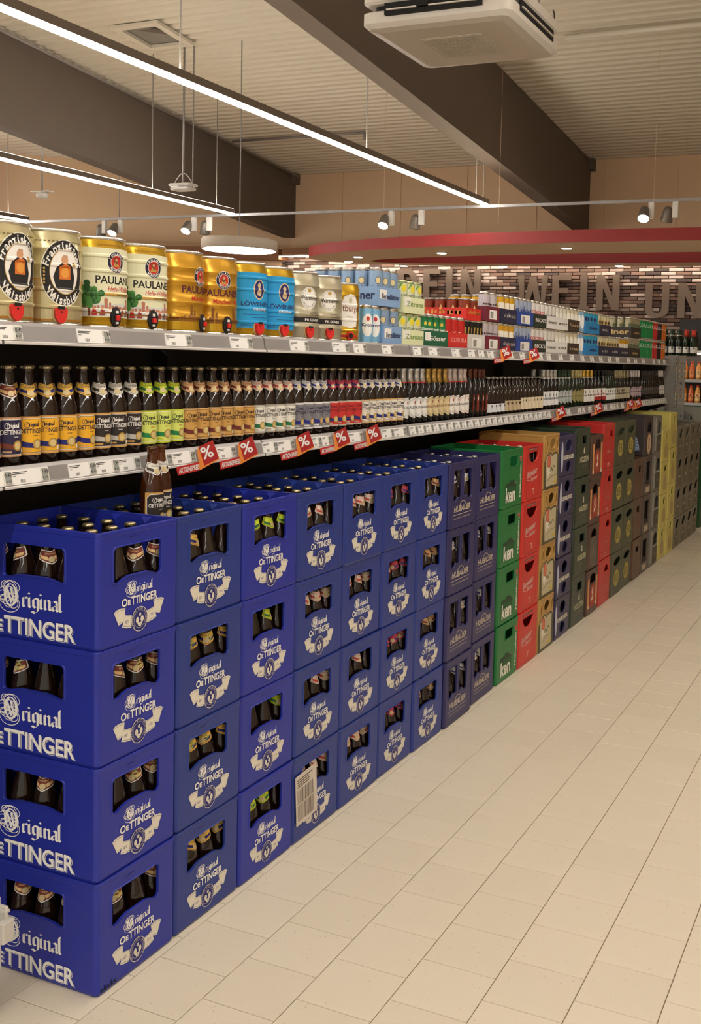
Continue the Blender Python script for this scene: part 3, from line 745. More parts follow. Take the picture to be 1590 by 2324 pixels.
def keg_weiss():
    A = Art()
    A.rect(-.272, .034, .272, .226, CR, 0)
    medal(A, .0, .188, .027, 1)
    A.text('PAULANER', .012, .128, .021, BK, 1, w=.142, bold=.022); A.text('Hefe-Weißbier', .022, .107, .014, RD, 1, w=.095, shear=.2, bold=.01)
    A.rect(-.06, .094, .10, .102, GO, 1); A.text('NATURTRÜB', .03, .0955, .0055, NV, 2, w=.06)
    A.rect(-.10, .036, .11, .072, SKY, .5); city(A, flat((176, 110, 90)), .058, 3, .010)
    r = random.Random(5)
    for i in range(44): A.disc(-.074+r.gauss(0, .013), .092+r.gauss(0, .014), .009, .010, r.choice([GRN, GR2, flat((30, 74, 34))]), 2+i*.04, 8)
    A.rect(-.078, .036, -.072, .078, BRN, 1.5)
    for i in range(8):
        x = -.07+i*.021; A.poly([(x, .038), (x+.016, .038), (x+.013, .054), (x+.004, .056)], r.choice([RD, BRN, WH, flat((150, 60, 50)), flat((90, 80, 90))]), 3); A.disc(x+.008, .060, .004, .005, SKIN, 3.5, 8)
    A.rect(-.07, .044, .08, .048, flat((170, 110, 60)), 4)
    A.text('NATURTRÜB', -.02, .232, .006, BRN, 1, w=.07)
    return A
def keg_hell():
    A = Art(); medal(A, .005, .180, .027, 1)
    A.text('PAULANER', .008, .128, .022, flat((86, 30, 40)), 1, w=.142, bold=.022); A.text('Münchner Hell', .02, .104, .015, RD, 1, w=.10, bold=.01)
    city(A, flat((126, 78, 16)), .040, 8, .020); A.rect(-.27, .012, .27, .038, G_GOLD, .5)
    for i in range(9): A.rect(-.12, .13+i*.008, -.095, .133+i*.008, flat((170, 116, 20)), 1)
    return A
def keg_blue():
    A = Art(); A.rect(-.272, .032, .272, .222, CY, 0)
    A.disc(.0, .165, .024, .035, flat((216, 190, 150)), 1, 26); A.disc(.0, .165, .020, .031, DBL, 2, 26)
    A.poly([(-.008, .145), (.006, .142), (.010, .155), (.003, .168), (.008, .18), (0, .19), (-.008, .18), (-.004, .168), (-.010, .158)], flat((206, 180, 140)), 3)
    A.text('LÖWENBRÄU', .008, .108, .018, DBL, 1, w=.15, bold=.02); A.text('ORIGINAL', .006, .092, .010, WH, 1, w=.06, bold=.01)
    A.line([(-.06, .078), (.05, .080)], .0015, DBL, 1); A.line([(-.03, .068), (.05, .069)], .0015, DBL, 1); A.text('e5000ml', -.045, .038, .008, DBL, 1, w=.05)
    return A
def keg_pils():
    A = Art(); A.rect(-.272, .067, .272, .087, BK, 1); A.text('PILSENER', .015, .072, .010, WH, 2, w=.07, bold=.01)
    A.disc(-.003, .158, .034, .042, WH, 1, 34); A.ring(-.003, .158, .030, .038, .0012, flat((150, 140, 110)), 2)
    A.text('Warsteiner', 0, .150, .018, BK, 3, w=.075, bold=.01); A.disc(-.003, .186, .008, .007, GO, 2, 10); A.arctext('DAS EINZIG WAHRE', -.003, .158, .025, .004, PI*1.15, PI*1.85, BK, 2, 1.25, inside=True)
    for i in range(3): A.rect(.0, .106-.006*i, .045, .1075-.006*i, flat((110, 100, 80)), 1)
    return A
def keg_bit():
    A = Art(); A.rect(-.272, .016, .272, .060, G_GOLD, .5)
    pts = lambda s_: [(-.045*s_, .10), (-.04*s_, .07+.01*(1-s_)), (0, .062+.01*(1-s_)), (.04*s_, .07+.01*(1-s_)), (.045*s_, .10), (.045*s_, .17), (.03*s_, .20), (0, .21-.01*(1-s_)), (-.03*s_, .20), (-.045*s_, .17)]
    A.poly(pts(1), flat((170, 150, 110)), 1); A.poly(pts(.92), WH, 2); A.text('Bitburger', 0, .135, .028, BRN, 3, w=.125, bold=.005); A.disc(0, .182, .010, .013, flat((196, 186, 160)), 3, 12)
    A.text('Premium', 0, .108, .008, BRN, 3, w=.03); A.rect(-.06, .022, .05, .034, RD, 1)
    return A
def tap(kind):
    b = MB(); R = KR+.004
    if kind == 'heart':
        pts = [(-.0165, .044), (-.012, .050), (.012, .050), (.0165, .044), (.0155, .026), (.009, .013), (0, .008), (-.009, .013), (-.0155, .026)]
        b.plate(pts, [], ((R+.009, 0, 0), (0, 1, 0), (0, 0, 1), (1, 0, 0)), .012, mat('tap_red', (206, 34, 28), .35)); b.box(R+.009, -.009, .046, R+.0105, .009, .0535, M_BLACK); b.box(R+.009, -.002, .037, R+.0105, .002, .041, M_BLACK)
        rgs = [[(R-.006+d, .021*math.cos(a), .032+.026*math.sin(a)) for a in [2*PI*i/16 for i in range(16)]] for d in (0, .003)]
        b.loft(rgs, mat('tap_well', (188, 172, 120), .5), caps=True)
    elif kind == 'tall':
        rgs = [[(R-.006+d, w_*math.cos(a), .036+w_*1.7*math.sin(a)) for a in [2*PI*i/16 for i in range(16)]] for d, w_ in ((0, .0165), (.008, .0165), (.010, .012))]
        b.loft(rgs, M_BLACK, caps=True)
        b.cbox(R+.004, -.006, .026, R+.014, .006, .040, .002, mat('tap_red', (206, 34, 28), .35)); b.box(R+.004, -.004, .045, R+.007, .004, .053, M_WHITE); b.box(R+.004, -.004, .016, R+.007, .004, .022, M_WHITE)
    else:
        mt = mat('tap_red', (206, 34, 28), .35)
        for i in range(6):
            a = 2*PI*i/6; b.loft([[(R+d, .012*math.cos(a)+.007*math.cos(q), .030+.012*math.sin(a)+.007*math.sin(q)) for q in [2*PI*j/8 for j in range(8)]] for d in (-.004, .010)], mt, caps=True)
        b.loft([[(R+d, .012*math.cos(q), .030+.012*math.sin(q)) for q in [2*PI*j/10 for j in range(10)]] for d in (-.004, .012)], M_BLACK, caps=True)
    return b.data('tap')
TAPS = {k: tap(k) for k in ('heart', 'tall', 'flower')}
KD = {'monk': (G_PALE, keg_bavarian_weiss(), 'heart'), 'weiss': (G_GOLD, keg_weiss(), 'tall'), 'hell': (G_AMB, keg_hell(), 'tall'), 'blue': (G_GOLD, keg_blue(), 'heart'), 'pils': (G_TAN, keg_pils(), 'heart'), 'bit': (G_GOLD, keg_bit(), 'flower')}
KD = {k: (keg_body(v[0], None, None), v[1].build('wrap', lambda u, v, l: on_cyl(keg_R(v), .0006)(u*keg_R(v)/KR, v, l), .010, VC), TAPS[v[2]]) for k, v in KD.items()}
KEGS = [('monk', .018, -12, 'pale gold beer keg with monk medallion, cut by the left edge'), ('monk', .190, -24, 'pale gold beer keg with whole monk medallion, second from left'),
 ('weiss', .368, -8, 'cream beer keg with tree and beer garden scene, left one of two'), ('weiss', .545, -18, 'cream beer keg with tree and beer garden scene, right one of two'),
 ('hell', .725, 3, 'amber yellow beer keg with skyline, left one of two'), ('hell', .905, -28, 'amber yellow beer keg with skyline, right one of two'),
 ('blue', 1.082, -12, 'bright blue beer keg with lion badge, left one of two'), ('blue', 1.258, -20, 'bright blue beer keg with lion badge, right one of two'),
 ('pils', 1.436, -22, 'grey-gold beer keg with black band, left one of two'), ('pils', 1.611, -32, 'grey-gold beer keg with black band, right one of two'), ('bit', 1.777, -30, 'smaller gold and white beer keg, last before the blue cans')]
for k, y, az, la in KEGS:
    bd, wr, tp = KD[k]
    t = thing('beer_keg', la, 'keg', (XS-.012-KR, y, ZU+.001), math.radians(az), 'five litre party kegs')
    obj('barrel', bd, t); obj('wrap', wr, t)
    o = obj('tap', tp, t); o.rotation_euler = (0, 0, math.radians(-2 if k != 'hell' else 12))
    if k == 'bit': t.scale = (.88, .88, .94)

# ------------------------------------------------------------------ bottles
def bottle_prof(h=.262, r=.0325, fat=0):
    s = h/.262
    return [(r-.004, 0), (r, .004*s), (r, .135*s), (r*.96, .150*s), (r*.80, .170*s), (r*.62, .192*s), (r*.48, .213*s), (.0135, .232*s), (.0130, .245*s), (.0152, .247*s), (.0150, .252*s), (.0125, .254*s)]
def Rz(z, h=.262, r=.0325):
    p_ = bottle_prof(h, r)
    for (r0_, z0), (r1_, z1) in zip(p_[1:], p_[2:]):
        if z0 <= z <= z1: return r0_+(r1_-r0_)*(z-z0)/(z1-z0)
    return r
def cap_mesh(mt, z=.252):
    b = MB(); seg = 21
    def rg(r, zz, k=0): return [((r+(k if i % 2 else -k))*math.cos(2*PI*i/(2*seg)), (r+(k if i % 2 else -k))*math.sin(2*PI*i/(2*seg)), z+zz) for i in range(2*seg)]
    b.loft([rg(.0158, -.004, .0008), rg(.0146, .002, .0003), rg(.0125, .0042), rg(.006, .005)], mt, caps=True, sm=True); return b.data('crown_cap')
CAP_G, CAP_S = cap_mesh(M_CAP), cap_mesh(M_CAPS)
CAP_L = cap_mesh(M_CAPS, .245)
def glass_mesh(mt, h=.262, r=.0325):
    b = MB(); b.lathe(bottle_prof(h, r), mt, 20); return b.data('glass')
GL_B, GL_E = glass_mesh(M_GLASS), glass_mesh(M_GLASS_E)
M_BLKGL = mat('dark_beer_glass', (16, 13, 11), .1); GL_D = glass_mesh(M_BLKGL, .262, .0315)
GL_S = glass_mesh(M_GLASS, .218, .0315); GL_T = glass_mesh(M_BLKGL, .262, .0315); GL_G = glass_mesh(M_GREENGLASS, .262, .0315)
CAP_SM = cap_mesh(M_CAPS, .209)
def F(c): return flat(c)
LS = {  # border, panel, text, ribbon, neck base, neck ribbon
 'navy': ((196,150,110),(38,32,66),(240,236,230),(110,50,34),(120,50,44),(226,190,130)),
 'yellow': ((214,160,84),(236,176,38),(24,26,60),(34,34,110),(232,186,70),(34,34,110)),
 'black': ((206,158,84),(44,36,34),(240,236,230),(190,186,178),(226,222,212),(60,52,46)),
 'lime': ((196,210,50),(214,224,110),(24,40,40),(30,130,70),(206,216,44),(40,110,60)),
 'tan': ((214,176,120),(206,158,84),(40,20,24),(110,44,38),(214,170,120),(110,44,38)),
 'green_white': ((168,160,144),(232,228,216),(36,36,40),(30,110,70),(222,206,190),(196,70,56)),
 'silver': ((224,222,220),(128,126,132),(40,40,70),(34,40,130),(226,224,222),(40,50,130)),
 'red': ((190,176,160),(206,52,48),(110,20,30),(34,40,110),(200,64,70),(50,50,120)),
 'gold_white': ((206,160,90),(232,224,206),(24,30,80),(34,40,120),(222,216,206),(40,50,130)),
}
def octo(x0, y0, x1, y1, c): return [(x0+c,y0),(x1-c,y0),(x1,y0+c),(x1,y1-c),(x1-c,y1),(x0+c,y1),(x0,y1-c),(x0,y0+c)]
def body_label(k):
    bo, pa, tx, ri, nb, nr = [F(c) for c in LS[k]]
    A = Art(); A.rect(-.042, .026, .042, .126, bo, 0)
    A.poly(octo(-.037, .031, .037, .121, .010), WH if k != 'tan' else BRN, 1); A.poly(octo(-.0355, .0325, .0355, .1195, .0095), F((30,30,50)) if k in ('yellow','gold_white','green_white') else pa, 2); A.poly(octo(-.0345, .0335, .0345, .1185, .009), pa, 3)
    blackletter(A, 'riginal', -.008, .100, .0075, .026, tx, 4, (.13, .09)); A.ring(-.014, .104, .007, .008, .0012, tx, 4, n=12); A.ring(-.012, .103, .0035, .0065, .0012, tx, 4, n=10)
    A.text('OETTINGER', 0, .083, .0115, tx, 4, w=.062, bold=.02)
    A.text('~export', .008, .075, .004, tx if k != 'lime' else RD, 4)
    A.poly([(-.040,.068),(-.018,.060),(.010,.056),(.036,.066),(.040,.060),(.038,.050),(.010,.044),(-.018,.046),(-.040,.054)], ri, 5)
    A.disc(.012, .054, .0125, .0135, GO, 6, 16); A.disc(.012, .054, .009, .010, F((214,190,130)), 7, 12); A.rect(-.026, .036, -.004, .0405, bo, 4); A.rect(.026, .036, .034, .046, WH, 5)
    return A.build('body_label', on_cyl(.0325), .008)
def neck_label(k):
    bo, pa, tx, ri, nb, nr = [F(c) for c in LS[k]]
    A = Art(); o = [(-.030,.212),(0,.206),(.030,.212),(.034,.190),(.028,.186),(0,.173),(-.028,.186),(-.034,.190)]
    A.poly(o, WH if k in ('navy','black','gold_white') else nb, 0); i = [(p_[0]*.90, .193+(p_[1]-.193)*.86) for p_ in o]
    A.poly(i, F((60,40,36)) if k in ('navy','black','tan') else nr, 1); i2 = [(p_[0]*.86, .193+(p_[1]-.193)*.80) for p_ in o]; A.poly(i2, nb, 2)
    A.poly([(-.028,.198),(-.008,.192),(-.008,.184),(-.026,.190)], nr, 3); A.poly([(.006,.192),(.026,.198),(.026,.191),(.010,.184)], nr, 3); A.disc(0, .186, .0075, .0075, F((206,186,140)), 4, 12)
    A.text('Oettinger', .0, .198, .005, nr, 3, w=.03)
    return A.build('neck_label', lambda u, v, l: (lambda r, a: ((r+.0005+.0002*l)*math.cos(a), (r+.0005+.0002*l)*math.sin(a), v))(Rz(v), u/.019), .008)
BLAB = {k: body_label(k) for k in LS}; NLAB = {k: neck_label(k) for k in LS}
def sticker():
    A = Art(); A.poly([(-.011,.195),(0,.206),(.011,.195),(0,.184)], F((120,160,60)), 0); A.poly([(-.009,.195),(0,.204),(.009,.195),(0,.186)], F((170,196,90)), 1)
    return A.build('sticker', lambda u, v, l: (lambda r, a: ((r+.0016+.0002*l)*math.cos(a), (r+.0016+.0002*l)*math.sin(a), v))(Rz(v), u/.019))
STK = sticker()
def foil(c, metal=.7, top=.250, low=.190, tip=None, r=.0315, h=.262, name='foil'):
    b = MB(); mt = mat('foil_%d_%d_%d' % c, c, .3, metal=metal)
    zs = [low, (low+top)/2, top-.012, top-.006, top, top+.006]
    b.lathe([(Rz(z, h, r)+.0008 if z < top-.008 else .0158, z) for z in zs]+[(.012, top+.0085)], mt, 18)
    if tip:
        mt2 = mat('foil_%d_%d_%d' % tip, tip, .4, metal=.1); b.lathe([(Rz(low, h, r)+.0011, low), (Rz(low+.006, h, r)+.0011, low+.006)], mt2, 18, caps=False)
    return b.data('neck_foil')
def round_label(bg, inner, txt, tc, rx=.042, ry=.046, cz=.078, word='CLAUSTHALER'):
    A = Art(); A.disc(0, cz, rx, ry, F(bg), 0, 30); A.ring(0, cz, rx*.9, ry*.9, .0016, F(inner), 1); A.ring(0, cz, rx*.78, ry*.78, .0012, F(inner), 1)
    A.rect(-rx*.98, cz-.009, rx*.98, cz+.010, F(bg), 2); A.text(word, 0, cz-.005, .011, F(tc), 3, w=rx*1.9, bold=.02); A.disc(0, cz+ry*.5, .006, .008, F((160, 60, 50)), 3, 8)
    return A.build('body_label', on_cyl(.0315), .008)
def square_label(bg, x, z0, z1, ink, word=None, band=None, fig=None, r=.0315):
    A = Art(); A.rect(-x, z0, x, z1, F(bg), 0)
    if band: A.rect(-x, z0, x, z0+(z1-z0)*.3, F(band), 1)
    if word: A.text(word, 0, z0+(z1-z0)*.42, (z1-z0)*.2, F(ink), 2, w=x*1.8, bold=.01)
    if fig:
        for xx in (-x*.35, x*.35): A.poly([(xx-.004, z0+(z1-z0)*.72), (xx, z0+(z1-z0)*.95), (xx+.004, z0+(z1-z0)*.72), (xx, z0+(z1-z0)*.62)], F(fig), 2)
    else: A.disc(0, z0+(z1-z0)*.75, x*.3, (z1-z0)*.14, F(ink), 2, 8)
    return A.build('body_label', on_cyl(r), .008)
SHELFK = {  # kind: (glass, cap, [extra part meshes], words)
}
for k, w_ in [('navy','navy and brown labels'),('yellow','yellow labels'),('black','black labels and white neck label'),('lime','lime green labels'),('tan','tan labels'),('green_white','white labels with green ribbon'),('silver','grey labels with blue ribbon'),('red','red labels'),('gold_white','cream labels with gold border')]:
    SHELFK[k] = (GL_B, CAP_G, [('body_label', BLAB[k]), ('neck_label', NLAB[k])], w_)
SHELFK['silverfoil'] = (GL_T, None, [('neck_foil', foil((206,204,200), tip=(190,40,40))), ('body_label', round_label((232,230,224),(90,88,84),0,(40,40,40),.05,.048))], 'silver foil neck and round white label')
SHELFK['goldfoil'] = (GL_T, None, [('neck_foil', foil((196,160,90))), ('body_label', round_label((214,196,150),(120,90,60),0,(120,40,30),.05,.048))], 'gold foil neck and round tan label')
SHELFK['pinkfoil'] = (GL_T, None, [('neck_foil', foil((206,190,184), .3, tip=(190,60,50))), ('body_label', round_label((236,230,222),(150,60,60),0,(40,40,40),.05,.048))], 'pinkish foil neck and round white label')
SHELFK['brownneck'] = (GL_T, None, [('neck_foil', foil((96,48,34), .2, low=.21)), ('body_label', square_label((120,40,30), .012, .035, .125, (230,220,200)))], 'brown neck and slim upright red label')
SHELFK['smallgrey'] = (GL_S, CAP_SM, [('body_label', square_label((216,218,220), .04, .02, .066, (60,60,70), r=.0315))], 'short body and pale grey label')
SHELFK['smalltan'] = (GL_S, CAP_SM, [('body_label', square_label((190,170,136), .04, .02, .078, (60,40,30), r=.0315))], 'short body and tan label')
SHELFK['smallcream'] = (GL_S, CAP_SM, [('body_label', square_label((222,206,174), .042, .02, .090, (60,40,30), fig=(60,40,30), r=.0315))], 'short body and cream label')
SHELFK['wide'] = (GL_T, None, [('neck_foil', foil((196,192,186), .4, tip=(235,233,228), low=.20)), ('body_label', square_label((228,226,224), .046, .03, .118, (60,60,70), 'Radeberger', fig=(60,60,70)))], 'white foil neck and wide white label')
SHELFK['greyround'] = (GL_G, None, [('neck_foil', foil((40,62,44), .3, tip=(220,220,214), low=.20)), ('body_label', round_label((176,182,180),(120,130,126),0,(50,60,56), word='~jev'))], 'green foil neck and round grey label')
SHELFK['olive'] = (GL_G, None, [('neck_foil', foil((186,176,120), .3, low=.20)), ('body_label', round_label((150,142,90),(110,100,60),0,(50,50,30), word='~fun'))], 'yellow foil neck and round olive label')
SHELFK['goldwhite'] = (GL_T, None, [('neck_foil', foil((222,178,70), .5, tip=(235,233,228), low=.20)), ('body_label', square_label((236,232,224), .046, .03, .122, (60,40,40), '~warst', fig=(60,40,40)))], 'gold foil neck and square white label')
SHELFK['redwhite'] = (GL_D, None, [('neck_foil', foil((34,30,30), .2, low=.215)), ('body_label', square_label((232,228,220), .040, .035, .122, (170,30,30), '~jubil', band=(170,34,30)))], 'black neck and red-banded white label')
SHELFK['plainwhite'] = (GL_G, None, [('neck_foil', foil((44,44,40), .3, low=.21)), ('body_label', square_label((230,230,224), .042, .03, .118, (40,44,44), '~bck'))], 'dark neck and plain white label')
SHELFK['taupe'] = (GL_D, None, [('neck_foil', foil((168,156,120), .3, low=.195)), ('body_label', square_label((186,176,148), .040, .03, .118, (60,52,36), '~alt'))], 'taupe foil neck and taupe label')
SHELFK['blush'] = (GL_D, None, [('neck_foil', foil((222,214,212), .2, low=.20)), ('body_label', round_label((190,170,176),(90,70,76),0,(60,50,56), word='~kol'))], 'whitish foil neck and round mauve label')
SHELFK['plaindark'] = (GL_D, None, [('neck_foil', foil((52,48,46), .3, low=.20)), ('body_label', square_label((70,64,62), .040, .045, .11, (160,150,146)))], 'plain dark neck and dark label')
SHELFK['whitefar'] = (GL_D, None, [('neck_foil', foil((224,222,218), .3, low=.20)), ('body_label', round_label((222,222,218),(120,120,116),0,(60,60,60), word='~hel'))], 'white foil neck and round pale label')
SEQ = ['navy']*2+['yellow']*4+['black']*3+['lime']*3+['tan']*6+['green_white']*4+['silver']*4+['red']*4+['gold_white']*6+['silverfoil']*4+['goldfoil']*4+['pinkfoil']*4+['brownneck']*4+['smallgrey']*4+['smalltan']*4+['smallcream']*6+['wide']*4+['greyround']*4+['olive']*4+['goldwhite']*3+['redwhite']*3+['plainwhite']*4+['taupe']*6+['blush']*4+['plaindark']*8+['whitefar']*3
BY = [-0.034,0.034,0.102,0.170,0.238,0.306,0.385,0.455,0.524,0.592,0.660,0.728,0.800,0.868,0.936,1.004,1.072,1.139,1.206,1.273,1.340,1.407,1.474,1.541,1.608,1.675,1.742,1.809,1.876,1.943]
BY = [-0.034,0.033,0.10,0.167,0.234,0.301,0.380,0.448,0.516,0.583,0.651,0.718,0.785,0.852,0.919,0.987,1.055,1.122,1.189,1.256,1.323,1.390,1.457,1.524,1.591,1.658,1.725,1.792,1.859,1.926,1.993,2.060,2.127,2.194,2.261,2.328]
OBS = [-0.034,0.012,0.08,0.147,0.209,0.273,0.367,0.426,0.5,0.545,0.625,0.685,0.733,0.788,0.867,0.931,0.997,1.054,1.119,1.183,1.234,1.296,1.366,1.432,1.519,1.57,1.618,1.671,1.743,1.787,1.856,1.926,1.991,2.048,2.103,2.177,2.276,2.341,2.402,2.47,2.535,2.607,2.665,2.724,2.773,2.845,2.914,2.978,3.069,3.124,3.193,3.251,3.33,3.397,3.466,3.529,3.601,3.66,3.72,3.788,3.85,3.921,3.994,4.068,4.136,4.213,4.293,4.374,4.457,4.513,4.619,4.687,4.757,4.839,4.933,4.997,5.062,5.128,5.207,5.299,5.393,5.501,5.599,5.713,5.804,5.87,5.95,6.018,6.088,6.158,6.229,6.302,6.391,6.496,6.62,6.699,6.796,6.878,7.029,7.097,7.185,7.256,7.346,7.437,7.531,7.626,7.723,7.79,7.86]
# enforce a bottle's width between neighbours
ys = OBS[:]
for _ in range(200):
    for i in range(len(ys)-1):
        d = ys[i+1]-ys[i]
        if d < .0656:
            k_ = (.0656-d)/2; ys[i] -= k_; ys[i+1] += k_
kc = {}
for k in SEQ: kc[k] = kc.get(k, 0)+1
seen = {}; i2 = -1
for i, (k, y) in enumerate(zip(SEQ, ys)):
    g, cp, parts, wd = SHELFK[k]; n = seen.get(k, 0); seen[k] = n+1
    pos = 'leftmost' if n == 0 else ('rightmost' if n == kc[k]-1 else ordn(n)+' from left')
    t = thing('beer_bottle', 'bottle with %s, lower shelf, %s of %d' % (wd, pos, kc[k]), 'bottle', (XS-.048-random.uniform(0, .006), y, ZL+.001), math.radians((-22 if i < 36 else -2)+random.uniform(-14, 14) if i < 36 else random.uniform(-10, 8)), 'beer bottles in the front row of the lower shelf')
    obj('glass', g, t)
    if cp: obj('crown_cap', cp, t)
    for nm, me in parts: obj(nm, me, t)
    # the bottle behind it
    if i % 2 == 0 or i < 40:
        i2 += 1
        t2 = thing('beer_bottle', 'dark bottle in second row of lower shelf, %s from left' % ordn(i2), 'bottle', (XS-.122, y+.012, ZL+.001), math.radians(random.uniform(-60, 60)), 'beer bottles in the second row of the lower shelf')
        obj('glass', g, t2)
        if cp: obj('crown_cap', cp, t2)
        for nm, me in parts: obj(nm, me, t2)

# ------------------------------------------------------------------ cans and trays on the upper shelf
def can_mesh(cb, topc=None, band=None, low=None, art=None):
    b = MB(); R = .0328; body = mat('can_%d_%d_%d' % cb, cb, .28, metal=.35)
    z1 = .152
    b.lathe([(.026, 0), (R, .007)], M_ALU, 14, caps=True)
    segs = [(.007, z1, body)]
    if low: segs = [(.007, .06, mat('can_%d_%d_%d' % low, low, .28, metal=.35)), (.06, z1, body)]
    if band: segs = segs[:-1]+[(segs[-1][0], .10, segs[-1][2]), (.10, .125, mat('can_%d_%d_%d' % band, band, .28, metal=.35)), (.125, z1, body)]
    for a, c_, mt in segs: b.lathe([(R, a), (R, c_)], mt, 14, caps=False)
    b.lathe([(R, z1), (.0265, .164), (.0275, .167), (.025, .1675), (.0245, .165)], M_ALU if not topc else mat('can_%d_%d_%d' % topc, topc, .28, metal=.6), 14, caps=True)
    me = b.data('can')
    ar = art.build('can_print', on_cyl(R), .01) if art else None
    return me, ar
def ca(fn): A = Art(); fn(A); return A
def oval_art(bg, ink, word=None, rx=.024, ry=.045, z=.08, dot=None):
    def f(A):
        A.disc(0, z, rx, ry, F(bg), 0, 20)
        if word: A.text(word, 0, z-.006, .014, F(ink), 1, w=.052, bold=.02)
        if dot: A.disc(0, z+ry*.55, .008, .010, F(dot), 1, 10)
    return ca(f)
def word_art(word, ink, z=.08, h=.018, disc=None, w=.055, rot=0):
    def f(A):
        if disc: A.disc(0, z+.04, .013, .016, F(disc), 0, 16); A.ring(0, z+.04, .013, .016, .002, F((40,40,40)), 1)
        A.text(word, 0, z, h, F(ink), 1, w=w, bold=.015, rot=rot)
    return ca(f)
def lemon(A):
    A.disc(.006, .125, .012, .018, F((226,206,40)), 1, 14); A.poly([(-.02,.12),(-.004,.14),(.002,.152),(-.012,.15)], F((110,160,50)), 0); A.text('ZITRONE', 0, .078, .018, F((90,110,80)), 1, w=.055); A.rect(-.02, .02, .02, .035, F((150,190,110)), 0)
CANS = {
 'skyblue': ((128,186,226), dict(art=oval_art((232,232,228), (30,50,100), 'Krom', .026, .05, .08, (190,50,50))), None),
 'paleblue': ((138,164,196), dict(art=word_art('Benediktiner', (28,40,80), .07, .018, (220,200,150))), ((132,164,204), (28,40,80), 'Benediktiner')),
 'lemon': ((220,224,190), dict(topc=(200,210,160), art=ca(lemon)), ((222,226,180), (120,150,80), 'Zitrone')),
 'green': ((26,110,60), dict(art=oval_art((30,120,66), (240,240,230), 'Gösser', .03, .05, .09, (220,190,70))), ((24,92,62), (235,235,225), 'Gösser')),
 'red': ((196,40,36), dict(art=word_art('CURUBA', (240,230,224), .05, .02, None, .08, PI/2)), ((206,46,40), (236,150,140), 'CURUBA')),
 'black': ((22,20,20), dict(art=ca(lambda A: (A.poly([(-.016,.06),(-.006,.06),(-.004,.12),(-.016,.125)], GO, 0), A.poly([(.004,.055),(.010,.06),(.018,.125),(.008,.12)], GO, 0), A.text('GUINNESS', 0, .03, .010, WH, 0, w=.055)))), ((206,202,196), (60,60,60), None)),
 'maroon': ((190,180,186), dict(low=(110,30,54), art=word_art('~pila', (60,20,34), .09, .018)), ((110,28,48), (220,180,120), None)),
 'brown': ((134,52,30), dict(art=ca(lambda A: (A.poly([(-.008,.09),(.008,.09),(0,.12)], F((220,180,120)), 0), A.disc(0, .085, .010, .012, F((226,206,170)), 1, 10)))), ((206,36,26), (222,150,70), '~raudsu')),
 'gold': ((206,156,36), dict(art=ca(lambda A: (A.rect(-.02,.07,.02,.12, F((230,224,206)), 0), A.rect(-.012,.02,.012,.05, BRN, 0)))), ((38,38,64), (226,220,210), '~walsburg')),
 'blue': ((160,172,196), dict(low=(40,66,130), art=word_art('~xxx', (40,60,120), .07, .05)), ((40,70,150), (206,216,236), None)),
 'whitered': ((220,216,212), dict(art=word_art('BECKS', (190,40,40), .085, .02)), ((36,48,36), (230,226,220), "BECK'S")),
 'white': ((222,220,214), dict(art=word_art('~radle', (90,86,80), .08, .018)), ((232,230,226), (110,104,96), '~bildser')),
 'white2': ((214,210,198), dict(art=oval_art((226,222,210), (90,76,50), None, .02, .04)), ((234,232,226), (90,80,60), '~bils')),
 'cream': ((206,196,164), dict(art=oval_art((232,228,214), (60,50,40), None, .018, .03, .1)), ((66,52,40), (220,200,160), '~hifi')),
 'midblue': ((140,180,214), dict(art=oval_art((236,236,232), (30,50,100), None, .022, .05)), None),
 'cyan': ((52,160,200), dict(art=ca(lambda A: (A.disc(0,.11,.010,.016, DBL, 0, 12), A.text('LÖWEN', 0, .075, .012, DBL, 0, w=.05)))), ((40,140,206), (28,40,100), 'Löwenbräu')),
 'navy': ((214,206,170), dict(art=ca(lambda A: (A.disc(0,.10,.016,.022, F((190,160,90)), 0, 12), A.disc(0,.10,.010,.014, F((60,50,50)), 1, 10)))), ((40,40,66), (220,220,220), '~kuse')),
 'taupe': ((160,152,122), dict(art=ca(lambda A: A.disc(0,.10,.022,.016, F((96,104,80)), 0, 14))), ((44,36,30), (200,170,110), 'steiner')),
 'greenfive': ((30,146,84), dict(art=word_art('5,0', (200,226,206), .10, .03)), None),
 'redfive': ((206,50,48), dict(art=word_art('5,0', (240,210,206), .10, .03)), None),
 'blackfive': ((44,34,38), dict(art=word_art('5,0', (226,222,220), .10, .03)), None),
 'orangefive': ((222,120,40), dict(art=word_art('5,0', (246,226,200), .10, .03)), None),
}
CM = {k: can_mesh(v[0], **v[1]) for k, v in CANS.items()}
BARC = Art()
for i in range(11): BARC.rect(-.018+i*.0034, .012, -.018+i*.0034+.0016+(i % 3)*.0004, .05, M_INK, 2)
HS = {'lemon': .145, 'paleblue': .162, 'skyblue': .162, 'brown': .112, 'taupe': .168, 'greenfive': .170, 'redfive': .170, 'blackfive': .170, 'orangefive': .170}
